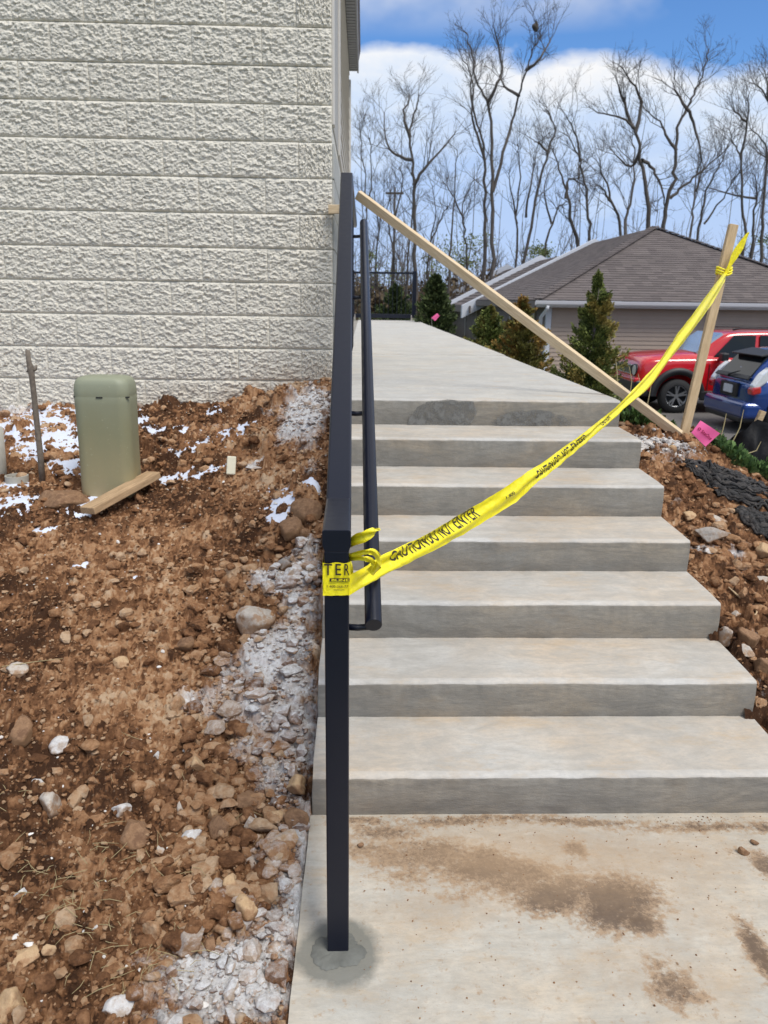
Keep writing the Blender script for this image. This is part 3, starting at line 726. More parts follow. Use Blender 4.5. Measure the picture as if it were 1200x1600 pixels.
# ------------------------------------------------------------------ guard railing
gd = thing('guard_railing', (-.055, 1.54, 0), label='black metal guard railing with a round handrail along the left of the stairs', cat='railing')
go = Vector((.055, -1.54, 0))
def G(p): return Vector(p)+go
pw = .052
xa, xb = -.0545, -.0905          # the railing drifts a little to the left as it climbs
zk = 1.082; yk = P(530, 778, 'z', zk).y; ye = 4.137; zt = zk+.454*(ye-yk)
def gx_at(y): return xa+(xb-xa)*(y-1.54)/(ye-1.54)
def post(y, z0, z1, name='post'):
    x = gx_at(y); mb = MB(); mb.box(x-pw/2+go.x, x+pw/2+go.x, y-pw/2+go.y, y+pw/2+go.y, z0, z1); return mb.build(name, M['rail_black'], gd, bevel=.003)
y0 = 1.543
post(y0, 0.001, zk-.048)
# cap: U shaped profile with shoulders, run as a sweep: front flat piece, climbing piece, level piece
prof = [(-.0300, -.004), (-.0260, 0), (.0260, 0), (.0300, -.004), (.0300, -.034), (.0250, -.048), (-.0250, -.048), (-.0300, -.034)]
path = [(1.5145, zk), (yk, zk), (ye, zt), (6.6, zt)]
vs = []; np_ = len(prof)
for i, (y, z) in enumerate(path):
    for (a, b) in prof:
        yy = y
        if i in (1, 2): yy = y - b*.22*(1 if i == 1 else -1)*(-1)
        vs.append((gx_at(min(y, 4.2))+a+go.x, yy+go.y, z+b))
for seg in range(3):
    v = vs[seg*np_:(seg+2)*np_]
    fs = [(k, (k+1) % np_, (k+1) % np_+np_, k+np_) for k in range(np_)]+[tuple(range(np_)), tuple(range(2*np_-1, np_-1, -1))]
    MB().add(v, fs).build('top_rail', M['rail_black'], gd, bevel=.0012)
# sub rail, bottom rail, pickets
def rail(ya, za, yb, zb, w, h, name):
    MB().beam(G((gx_at(ya), ya, za)), G((gx_at(yb), yb, zb)), w, h).build(name, M['rail_black'], gd, bevel=.0015)
sl = .454
zbot = lambda y: .30+sl*(y-yk) if y > yk else .30
rail(y0+.027, .145+.454*0, y0+.2, .17, .02, .02, 'bottom_rail') if False else None
rail(1.572, .135, 4.60, .135+sl*(4.60-1.572)-.14, .025, .030, 'bottom_rail')
for k in range(1, 30):
    y = 1.57+k*.101
    if y > 4.5: break
    zc0 = .135+(sl*(4.60-1.572)-.14)/(4.60-1.572)*(y-1.572)+.015; zc1 = (zk if y < yk else zk+sl*(y-yk) if y < ye else zt)-.046
    mb = MB(); x = gx_at(y)+go.x; yy = y+go.y; mb.box(x-.007, x+.007, yy-.007, yy+.007, zc0, zc1); mb.build('baluster', M['rail_black'], gd)
post(4.66, LAND+.001, zt-.048); post(6.55, LAND+.001, zt-.048)
rail(4.69, LAND+.12, 6.52, LAND+.12, .025, .03, 'bottom_rail')
for k in range(17):
    y = 4.78+k*.101; mb = MB(); x = gx_at(4.2)+go.x; mb.box(x-.007, x+.007, y+go.y-.007, y+go.y+.007, LAND+.135, zt-.046); mb.build('baluster', M['rail_black'], gd)
# round handrail
hb = P(583.5, 977, 'y', 1.53); ht = P(568.3, 348, 'y', 3.87)
hr = MB(); hr.tube([G(hb), G(ht)], .0188, 28, caps=True); h = hr.build('handrail', M['rail_black'], gd, bevel=.0015)
def bracket(t):
    p = hb.lerp(ht, t); x0 = gx_at(p.y); q = p+Vector((0, 0, -.017))
    pts = [Vector((x0+.02, p.y+.012, p.z-.034)), Vector((x0+.045, p.y+.012, p.z-.036)), Vector((p.x-.010, p.y+.012, p.z-.034)), Vector((p.x-.001, p.y+.012, p.z-.028)), Vector((p.x+.001, p.y+.012, p.z-.014))]
    MB().tube([G(a) for a in pts], .0076, 10).build('bracket', M['rail_black'], gd)
for t_ in (.012, .36, .70, .97): bracket(t_)
# grout collar at the post foot
gp = P(525, 1487, 'z', 0); n = 96
mb = MB(); vs = [(0, 0, .006)]
for ring, (rr, hh) in enumerate(((.35, .006), (.7, .0055), (.88, .005), (1.0, .0008))):
    for k in range(n):
        a = 2*math.pi*k/n; w = 1+.30*mnoise.noise(Vector((math.cos(a)*1.4, math.sin(a)*1.4, 4)))+.10*mnoise.noise(Vector((math.cos(a)*7, math.sin(a)*7, 4)))
        vs.append(((.062*rr*w)*math.cos(a), .058*rr*w*math.sin(a), hh+.0012*mnoise.noise(Vector((rr*9*math.cos(a), rr*9*math.sin(a), 0)))))
fs = [(0, 1+k, 1+(k+1) % n) for k in range(n)]
for ring in range(3):
    b0 = 1+ring*n; fs += [(b0+k, b0+n+k, b0+n+(k+1) % n, b0+(k+1) % n) for k in range(n)]
mb.add(vs, fs, 0, True); o = mb.build('grout_patch', M['grout']); o.location = (gp.x, gp.y, 0); tag(o, 'round dark grey patch of fresh grout around the foot of the railing post', 'grout')

# far guard rail closing the walkway
fg = thing('end_railing', (.6, LAND_END-.25, LAND), label='distant black guard railing across the far end of the walkway', cat='railing')
fy = LAND_END-.25; zr = P(600, 426, 'y', fy).z
xp = P(647, 470, 'y', fy).x
def fbox(name, x0, x1, z0, z1, d=.05, mat='rail_black'):
    mb = MB(); mb.box(x0-.6, x1-.6, -d/2, d/2, z0-LAND, z1-LAND); return mb.build(name, M[mat], fg, bevel=.004)
for x in (xp, xp-1.55):
    fbox('post', x-.05, x+.05, LAND+.08, zr+.05, .10)
    fbox('foot', x-.075, x-.035, LAND, LAND+.14, .09, 'curb'); fbox('foot', x+.035, x+.075, LAND, LAND+.14, .09, 'curb')
fbox('top_rail', xp-1.5, xp-.05, zr-.03, zr+.02); fbox('bottom_rail', xp-1.5, xp-.05, LAND+.06, LAND+.16, .06)
for k in range(13):
    x = xp-1.42+k*.11; fbox('baluster', x-.006, x+.006, LAND+.16, zr-.03, .012)

# ------------------------------------------------------------------ timber
def stick(name, a, b, w, h, mat, up, label, cat, bev=.003):
    a, b = Vector(a), Vector(b); d = b-a; o = bpy.data.objects.new(name, None)
    L = d.length; mb = MB(); mb.beam((-L/2, 0, 0), (L/2, 0, 0), w, h)
    # slight warp and split for the long ones
    ob = mb.build(name, M[mat], None, bevel=bev)
    X_ = d.normalized(); Z_ = Vector(up); Y_ = Z_.cross(X_).normalized(); Z_ = X_.cross(Y_)
    ob.matrix_world = Matrix(((X_.x, Y_.x, Z_.x, (a.x+b.x)/2), (X_.y, Y_.y, Z_.y, (a.y+b.y)/2), (X_.z, Y_.z, Z_.z, (a.z+b.z)/2), (0, 0, 0, 1)))
    bpy.data.objects.remove(o)
    return tag(ob, label, cat)
sb = GR(1064, 682); 
pole_lo = P(1062, 680, 'y', sb.y-.03); pole_hi = P(559, 304, 'y', 4.80)
stick('wooden_pole', pole_hi, pole_lo, .036, .050, 'pine', (0, -.3, 1), 'long pale timber strip slanting from the top of the railing down to the stake', 'timber')
stake_top = P(1146, 351, 'y', sb.y+.10); stake_bot = P(1066, 690, 'y', sb.y)
stick('wooden_stake', stake_bot+(stake_bot-stake_top)*.06, stake_top, .03, .048, 'stake_wood', (-1, 0, .2), 'upright leaning wooden stake that holds the far end of the yellow tape', 'stake')
a = P(513, 327, 'y', 5.00); b = P(541, 327, 'y', 5.00)
stick('wood_block', a, b, .035, .050, 'pine', (0, 0, 1), 'short end of timber across the wall corner behind the railing', 'timber')
# stub of 2x4 on the soil
a = GL(146, 812); b = GL(250, 752)
a = Vector((a.x, a.y, soilZ(a.x, a.y)+.035)); b = Vector((b.x, b.y-.06, soilZ(b.x, b.y)+.050)); a.y -= .07; b.y -= .05
stick('lumber_offcut', a, b, .092, .036, 'pine_dirty', (-.25, -.35, 1), 'dirty short piece of two by four lying in front of the green pedestal', 'timber', .004)

# ------------------------------------------------------------------ caution tape
def text_mesh(body, size, shear=0, sx=1.0):
    cu = bpy.data.curves.new('txt', 'FONT'); cu.body = body; cu.size = size; cu.align_x = 'LEFT'; cu.offset = size*.011; cu.resolution_u = 3
    o = bpy.data.objects.new('txt', cu); COL.objects.link(o); dg = bpy.context.evaluated_depsgraph_get(); dg.update()
    me = o.evaluated_get(dg).to_mesh(); bm = bmesh.new(); bm.from_mesh(me); bmesh.ops.triangulate(bm, faces=bm.faces)
    bmesh.ops.subdivide_edges(bm, edges=[e for e in bm.edges if e.calc_length() > size*.3], cuts=2)
    bmesh.ops.triangulate(bm, faces=bm.faces); bm.verts.index_update()
    V = [(v.co.x*sx, v.co.y) for v in bm.verts]; F = [tuple(v.index for v in f.verts) for f in bm.faces]; bm.free()
    o.to_mesh_clear() if False else None
    bpy.data.objects.remove(o); bpy.data.curves.remove(cu)
    return V, F
tape = thing('caution_tape', (-.05, 1.5, .9), label='yellow caution tape tied round the railing post and stretched up to the leaning stake', cat='tape')
to = Vector((.05, -1.5, -.9))
A = Vector((-.0290, 1.512, 0)); Bp = P(1134, 428, 'y', sb.y+.03); nrm = Vector((Bp.y-A.y, -(Bp.x-A.x), 0)).normalized()
def on_tape(px, py):
    w = unproj_dir(px, py); o = Vector((0, 0, EYE)); return o+w*(nrm.dot(A-o)/nrm.dot(w))
edges_px = [(545, 899, 931), (566, 887, 918), (585, 876, 908), (605, 864, 898), (625, 854, 889), (650, 843, 875), (680, 826, 861), (712, 808, 843), (745, 789, 822), (775, 770, 806), (800, 754, 789), (825, 737, 765), (850, 721, 746),
            (880, 699, 722), (905, 681, 701), (930, 662, 679), (955, 642, 657), (980, 619, 634), (1005, 592, 612), (1030, 563, 580), (1055, 527, 548), (1080, 494, 514), (1103, 463, 484), (1122, 438, 454), (1135, 421, 430)]
def spline_rows(rows, sub):
    out = []
    for i in range(len(rows)-1):
        p0 = rows[max(i-1, 0)]; p1 = rows[i]; p2 = rows[i+1]; p3 = rows[min(i+2, len(rows)-1)]
        for k in range(sub):
            t = k/sub; out.append([a*(-.5*t+t*t-.5*t**3)+b*(1-2.5*t*t+1.5*t**3)+c*(.5*t+2*t*t-1.5*t**3)+d*(-.5*t*t+.5*t**3) for a, b, c, d in zip(p0, p1, p2, p3)])
    out.append([x*1.0 for x in rows[-1]]); return out
rows = []
for px, a, b in edges_px: rows.append([on_tape(px, a), on_tape(px+(b-a)*.3*min(1, len(rows)/3), b-(b-a)*.3*min(1, len(rows)/3)*.72)])
rows = spline_rows(rows, 5); NV = 12
surf = []
acc = 0; us = [0]
for i, (t_, b_) in enumerate(rows):
    r = []
    for k in range(NV+1):
        v = k/NV; p = t_.lerp(b_, v)
        u = i/len(rows)
        pleat = .008*math.sin(v*7+i*.09)*math.sin(math.pi*v)+.006*mnoise.noise(Vector((i*.12, v*2.6, 0)))+.003*mnoise.noise(Vector((i*.5, v*5, 3)))
        r.append(p+nrm*pleat*(-1 if nrm.y > 0 else 1)*min(1, i/6))
    surf.append(r)
    if i: acc += ((rows[i][0]+rows[i][1])/2-(rows[i-1][0]+rows[i-1][1])/2).length; us.append(acc)
vs = [p+to for r in surf for p in r]; fs = [(i*(NV+1)+k, i*(NV+1)+k+1, (i+1)*(NV+1)+k+1, (i+1)*(NV+1)+k) for i in range(len(surf)-1) for k in range(NV)]
MB().add(vs, fs, 0, True).build('tape_strip', M['tape_yellow'], tape, fixn=False)
toward = (Vector((0, 0, EYE))-A).dot(nrm); sgn = 1 if toward > 0 else -1
def tape_pt(s, v):
    import bisect
    s = max(0, min(us[-1]-1e-4, s)); i = max(0, min(len(us)-2, bisect.bisect_right(us, s)-1)); f = (s-us[i])/(us[i+1]-us[i])
    v = max(0, min(.9999, v)); kk = v*NV; k = int(kk); g = kk-k
    a = surf[i][k].lerp(surf[i][k+1], g); b = surf[i+1][k].lerp(surf[i+1][k+1], g); return a.lerp(b, f)+nrm*sgn*.0009
def tape_text(body, s0, s1, v_base, v_top, name='lettering'):
    V, Fc = text_mesh(body, 1.0); xs = [p[0] for p in V]; x0, x1 = min(xs), max(xs); ys = [p[1] for p in V]; y0_, y1_ = min(ys), max(ys)
    vs = [tape_pt(s0+(x-x0)/(x1-x0)*(s1-s0), v_base+(v_top-v_base)*(y-y0_)/(y1_-y0_))+to for x, y in V]
    MB().add(vs, Fc).build(name, M['ink'], tape, fixn=False)
def s_at(px):
    best = 0
    for i, (a, b) in enumerate(rows):
        pass
    j = min(range(len(edges_px)-1), key=lambda i: 0 if edges_px[i][0] <= px <= edges_px[i+1][0] else 1)
    f = (px-edges_px[j][0])/(edges_px[j+1][0]-edges_px[j][0]); i0 = j*5; return us[i0]+(us[min(i0+5, len(us)-1)]-us[i0])*f
tape_text('CAUTION', s_at(608), s_at(664), .62, .02); tape_text('DO', s_at(667), s_at(680), .60, .02); tape_text('NOT', s_at(684), s_at(703), .58, .02); tape_text('ENTER', s_at(708), s_at(742), .56, .0)
tape_text('CAUTION', s_at(832), s_at(860), .80, .18); tape_text('DO', s_at(862), s_at(870), .78, .14); tape_text('NOT', s_at(874), s_at(885), .76, .12); tape_text('ENTER', s_at(889), s_at(912), .74, .12)
tape_text('1-800', s_at(783), s_at(796), .50, .36); tape_text('CAUTION', s_at(938), s_at(952), .78, .3)
# band round the post
zl = [P(506, 880, 'y', 1.514).z, P(508, 931, 'y', 1.514).z]
zr_ = [P(547, 879, 'y', 1.514).z, P(547, 930, 'y', 1.514).z]
xL, xR_, yF, yB = xa-pw/2-.0030, xa+pw/2+.0030, 1.5140, 1.573
ring = [(xR_, yB, 0), (xL, yB, 0), (xL, yF, 0), (xR_, yF, 1)]
vs = []; fs = []; cols = []
def ringcol(x, y, zt_, zb_, j):
    return [Vector((x, y-.0008*math.sin(v*9+j), zt_+(zb_-zt_)*v)) for v in [k/8 for k in range(9)]]
cnt_ = 0
seq = []
for (p, q), n in (((ring[0], ring[1]), 6), ((ring[1], ring[2]), 6), ((ring[2], ring[3]), 16)):
    for k in range(n+1):
        f = k/n; x = p[0]+(q[0]-p[0])*f; y = p[1]+(q[1]-p[1])*f; g = (x-xL)/(xR_-xL)
        seq.append(ringcol(x, y, zl[0]+(zr_[0]-zl[0])*g+.0015*math.sin(x*200), zl[1]+(zr_[1]-zl[1])*g, k))
for i, c_ in enumerate(seq):
    vs += [p+to for p in c_]
fs = [(i*9+k, i*9+k+1, (i+1)*9+k+1, (i+1)*9+k) for i in range(len(seq)-1) for k in range(8)]
MB().add(vs, fs, 0, True).build('tape_band', M['tape_yellow'], tape, fixn=False)
def front_text(body, x0, x1, ptop, pbot, name='lettering', mat='ink', yy=1.5105, wide=None):
    V, Fc = text_mesh(body, 1.0); xs = [p[0] for p in V]; ys = [p[1] for p in V]; a, b = min(xs), max(xs); c_, d_ = min(ys), max(ys)
    q0 = P(x0, ptop, 'y', yy); q1 = P(x1, pbot, 'y', yy)
    vs = [Vector((q0.x+(x-a)/(b-a)*(q1.x-q0.x), yy, q1.z+(y-c_)/(d_-c_)*(q0.z-q1.z)))+to for x, y in V]
    MB().add(vs, Fc).build(name, M[mat], tape, fixn=False)
front_text('T', 506, 519, 881, 899); front_text('E', 524, 533, 881, 899); front_text('R', 538, 546, 881, 899)
q0, q1 = P(515, 903.5, 'y', 1.5105), P(546, 909, 'y', 1.5105); MB().box(q0.x+to.x, q1.x+to.x, 1.5108+to.y, 1.5110+to.y, q1.z+to.z, q0.z+to.z).build('print_bar', M['ink'], tape)
front_text('BLINE', 518, 545, 904.5, 908.3, mat='tape_yellow', yy=1.5098); front_text('1-800-266-77', 511, 544, 914.5, 918.5); front_text('www.com', 521, 538, 921, 922.7)
# loops and loose end of the knot
def ribbon(pts, widths, name='tape_loop', tw=None, n=6, tilt=(0, -.3, 1)):
    rr = spline_rows([[Vector(p), Vector((w, 0, 0))] for p, w in zip(pts, widths)], 7); vs = []; fs = []
    for i, (p, w) in enumerate(rr):
        d = (rr[min(i+1, len(rr)-1)][0]-rr[max(i-1, 0)][0]).normalized(); up = Vector(tilt); s_ = (up-d*up.dot(d)).normalized(); nn = d.cross(s_)
        for k in range(n+1):
            v = k/n-.5; vs.append(p+s_*(w.x*v)+nn*(.004*math.sin(v*8+i*.3)+.002*mnoise.noise(Vector((i*.4, k*.7, 1))))+to)
    fs = [(i*(n+1)+k, i*(n+1)+k+1, (i+1)*(n+1)+k+1, (i+1)*(n+1)+k) for i in range(len(rr)-1) for k in range(n)]
    return MB().add(vs, fs, 0, True).build(name, M['tape_yellow'], tape, fixn=False)
Q = lambda px, py, y: P(px, py, 'y', y)
ribbon([Q(543, 852, 1.545), Q(552, 846, 1.53), Q(566, 839, 1.505), Q(580, 832, 1.50), Q(590, 828, 1.50), Q(594, 826.5, 1.50)], [.014, .020, .025, .018, .006, .003])
ribbon([Q(543, 871, 1.55), Q(556, 867, 1.51), Q(570, 862, 1.485), Q(582, 862, 1.485), Q(592, 871, 1.50), Q(590, 884, 1.515), Q(578, 895, 1.52)], [.014, .013, .012, .012, .014, .018, .026])
ribbon([Q(543, 874, 1.55), Q(554, 874, 1.525), Q(566, 872, 1.51), Q(576, 874, 1.505), Q(584, 882, 1.51), Q(580, 892, 1.518)], [.008, .008, .012, .010, .010, .012])
ribbon([Q(545, 872, 1.552), Q(548, 884, 1.54), Q(549, 897, 1.53), Q(548, 905, 1.52)], [.006, .008, .008, .006], tilt=(1, 0, 0))
# knot on the stake and the tail above it
yk_ = sb.y+.02
def ribW(pts, ws, **k): return ribbon(pts, ws, name='tape_tail', **k)
ribW([Q(1134, 427, yk_), Q(1140, 415, yk_), Q(1147, 402, yk_), Q(1153, 391, yk_), Q(1159, 381, yk_), Q(1165, 371, yk_), Q(1170, 363, yk_)], [.016, .022, .036, .040, .036, .022, .006], tilt=(1, 0, .2))
kp = P(1131, 424, 'y', sb.y+.06)
for dz, rr_ in ((0, .042), (.014, .040), (-.013, .041)):
    pts = [kp+Vector((rr_*math.cos(a), rr_*.75*math.sin(a), dz+.008*math.cos(a*2)))+to for a in [2*math.pi*k/14 for k in range(15)]]
    MB().tube(pts, .0055, 6, caps=False).build('tape_knot', M['tape_yellow'], tape)
front = P(1150, 402, 'y', yk_)

# ------------------------------------------------------------------ pedestal, stick, pipe
pb = GL(158, 778); pbz = soilZ(pb.x, pb.y-.05)-.05
ptz = P(152, 583, 'y', pb.y).z; w0 = (P(209, 740, 'y', pb.y-.1).x-P(117, 740, 'y', pb.y-.1).x)/2; w0 *= .95; w1 = .94*(P(201, 600, 'y', pb.y).x-P(107, 600, 'y', pb.y).x)/2
pedx = P(163, 740, 'y', pb.y).x; pedtx = P(154, 600, 'y', pb.y).x
pd = thing('utility_pedestal', (pedx*1.0, pb.y+.10, pbz-.02), label='sage green plastic utility pedestal with rounded top standing in the soil', cat='utility box')
def sect(w, d, z, dx, rr, n=10):
    v = []
    for cx, cy, a0 in ((w-rr, d-rr, 0), (-w+rr, d-rr, 90), (-w+rr, -d+rr, 180), (w-rr, -d+rr, 270)):
        for k in range(n+1): a = R(a0+90*k/n); v.append((cx+rr*math.cos(a)+dx, cy+rr*math.sin(a), z))
    return v
Ht = ptz-pbz; lean = (pedtx-pedx)/Ht; vs = []; lv = []
rows_ = [(0, 1.0), (.1, 1.0), (.3, .995), (.5, .99), (.7, 1.0), (.80, 1.005), (.855, 1.01), (.858, 1.006), (.862, 1.01), (.90, 1.005), (.94, .985), (.97, .94), (.988, .86), (.997, .74), (1.0, .5)]
for f, s_ in rows_:
    w = (w0+(w1-w0)*f)*s_; vs += sect(w, .105*s_ if s_ > .9 else .105*s_, f*Ht, lean*f*Ht, min(.055, w*.6) if s_ > .9 else min(.055, .105*s_*.8)); lv.append(44)
fs = [(i*44+k, i*44+(k+1) % 44, (i+1)*44+(k+1) % 44, (i+1)*44+k) for i in range(len(rows_)-1) for k in range(44)]; fs.append(tuple((len(rows_)-1)*44+k for k in range(44)))
body = MB().add(vs, fs, 0, True).build('housing', M['pedestal_green'], pd)
for px in (114, 154, 196):
    c = P(px, 600 + (1 if px == 154 else -1), 'y', pb.y); mb = MB(); hw = .016 if px == 154 else .009
    yy = -.1075 if px == 154 else -.088
    cx = c.x-pedx; cz = .857*Ht
    mb.box(cx-hw, cx+hw, yy-.002, yy+.01, cz-.003, cz+.003); mb.build('slot', M['dark_slot'], pd)
mb = MB(); mb.box(w0*.9, w0*.9+.006, -.06, -.045, Ht*.60, Ht*.65); mb.build('slot', M['dark_slot'], pd)
# cut sapling
base = GL(66, 750); tp = P(43, 547, 'y', base.y+.02); bz = soilZ(base.x, base.y)-.03
sp_ = thing('cut_sapling', (base.x, base.y, bz), label='thin cut sapling stem sticking up beside the green pedestal', cat='sapling')
lo = Vector((base.x, base.y, bz)); pts = []
for px, py in ((66, 750), (63, 710), (58, 665), (54, 625), (50, 590), (48, 575), (45, 565), (43, 547)): pts.append(P(px, py, 'y', base.y)-lo)
pts[0].z = 0
MB().tube(pts, [.0165, .0158, .015, .0142, .0145, .0175, .0125, .0120], 10).build('stem', M['twig_bark'], sp_)
k0 = P(49, 580, 'y', base.y)-lo
MB().tube([k0, k0+Vector((.022, 0, .010)), k0+Vector((.030, 0, .03))], [.011, .008, .006], 8).build('twig_stub', M['twig_bark'], sp_)
MB().tube([k0, k0+Vector((-.018, 0, .004)), k0+Vector((-.024, 0, -.004))], [.009, .006, .004], 8).build('twig_stub', M['twig_bark'], sp_)
# conduit ring and beige post at frame edge
c = GL(27, 752); cz = soilZ(c.x, c.y)
n = 40; mb = MB(); vs = []
for rr_, zz in ((.058, -.04), (.058, .022), (.050, .022), (.050, -.04)):
    for k in range(n): a = 2*math.pi*k/n; vs.append((rr_*math.cos(a), rr_*math.sin(a), zz))
fs = [(i*n+k, i*n+(k+1) % n, (i+1)*n+(k+1) % n, (i+1)*n+k) for i in range(3) for k in range(n)]
mb.add(vs, fs, 0, True); o = mb.build('conduit_stub', M['pipe_beige']); o.location = (c.x, c.y, cz+.012); tag(o, 'open grey pipe end set in the soil at the left edge', 'pipe')
o.modifiers.new('e', 'EDGE_SPLIT').split_angle = R(40)
a = P(-12, 765, 'y', c.y+.05); b = P(-17, 668, 'y', c.y+.05); mb = MB(); mb.tube([a-Vector((0, 0, .05)), a.lerp(b, .5), b], [.075, .073, .066], 24); tag(mb.build('marker_post', M['pipe_beige']), 'beige plastic marker post cut off by the left edge of the picture', 'post')
# cream block
c = GL(361, 747); mb = MB(); mb.box(-.023, .023, -.016, .016, -.01, .085); o = mb.build('foam_chip', M['foam_cream'], bevel=.006); o.location = (c.x, c.y, soilZ(c.x, c.y)+.01); o.rotation_euler = (R(-15), R(6), R(12)); tag(o, 'small cream coloured block standing in the soil beneath the wall', 'block')
mb = MB()
# ------------------------------------------------------------------ stones
def ico(sub):
    bm = bmesh.new(); bmesh.ops.create_icosphere(bm, subdivisions=sub, radius=1)
    V = np.array([v.co[:] for v in bm.verts]); F = np.array([[v.index for v in f.verts] for f in bm.faces]); bm.free(); return V, F
ICO = {k: ico(k) for k in (1, 2, 3, 4)}
def rockV(V, seed, rough=.10, planes=11, lo=.42):
    r = np.random.default_rng(seed); N = r.normal(size=(planes, 3)); N /= np.linalg.norm(N, axis=1)[:, None]; D = r.uniform(lo, .82, planes)
    rad = np.ones(len(V))
    for n_, d_ in zip(N, D):
        k = V@n_; rad = np.where(k > 1e-3, np.minimum(rad, d_/np.maximum(k, 1e-3)), rad)
    out = V*rad[:, None]
    if rough:
        q2 = fbm(V[:, 0]*8+seed*3, V[:, 1]*8+V[:, 2]*6.3, seed+7, 3)-.5; out = out*(1+rough*.9*q2[:, None])
        q = fbm(V[:, 0]*3+seed, V[:, 1]*3+V[:, 2]*2.3, seed, 4)-.5; out = out*(1+rough*2*q[:, None])
    return out
def stone_mat(name, c1, c2, c3, sc=22):
    t = NT(name); p = t.pos(True); c = t.mix(t.ramp(t.noise(sc, 5, .7, p), (.38, 0), (.62, 1)), c1, c2)
    c = t.mix(t.ramp(t.noise(sc*.9, 6, .7, p), (.46, 0), (.60, .9)), c, c3)
    g = t.n('ShaderNodeNewGeometry'); q = t.n('ShaderNodeSeparateXYZ'); t.l(g.outputs['Normal'], q.inputs[0])
    soiled = t.math('MULTIPLY', t.ramp(t.math('ADD', q.outputs[2], t.math('MULTIPLY', t.math('SUBTRACT', t.noise(30, 5, .7), .5), 1.4)), (.0, 1), (.42, 0)), .85)
    c = t.mix(soiled, c, (.27, .155, .08)); t.col(c); t.set(.9, spec=.25)
    b = t.bump(t.noise(sc*4, 6, .7, p), .7, .006); MAT[name] = t.m
stone_mat('stone_pale', (.44, .39, .33), (.58, .54, .48), (.34, .21, .12))
stone_mat('stone_white', (.52, .50, .47), (.72, .72, .72), (.40, .32, .25))
stone_mat('stone_brown', (.22, .125, .068), (.36, .22, .125), (.15, .08, .045))
stone_mat('stone_tan', (.46, .31, .17), (.60, .43, .26), (.33, .19, .10))
stone_mat('stone_grey', (.30, .27, .24), (.42, .38, .34), (.24, .17, .12))
stone_mat('stone_dusty', (.34, .25, .18), (.58, .54, .50), (.24, .15, .09))
def stone(px, py, rx, ry, mat, label, seed, side='L', name='stone', flat=1.0, rot=None, cat='stone', sub=4):
    fn = GL if side == 'L' else GR; sz = soilZ if side == 'L' else soilZR
    c = fn(px, py+ry*.5)
    if side == 'S': c = P(px, py, 'z', 0)
    dist = (c-Vector((0, 0, EYE))).length; k = dist/F_PX*.97
    ax = rx*k; az = ry*k*1.0; ay = (ax+az)/2*1.05
    V, F = ICO[sub]; W_ = rockV(V, seed, .09, 16, .72) if seed in (11, 37, 38) else rockV(V, seed, .09); W_ = W_/np.abs(W_).max(0)*np.array([ax, ay, az*flat])
    me = np_mesh(name, W_, F, True); me.materials.append(M[mat])
    o = bpy.data.objects.new(name, me); COL.objects.link(o); z = (sz(c.x, c.y) if side != 'S' else 0)
    o.location = (c.x, c.y, z+az*flat*.22); o.rotation_euler = (0, 0, rot if rot is not None else seed*1.3)
    if rot is None: o.rotation_euler = (0, 0, 0)
    else: o.rotation_euler = (0, rot, 0)
    return tag(o, label, cat)
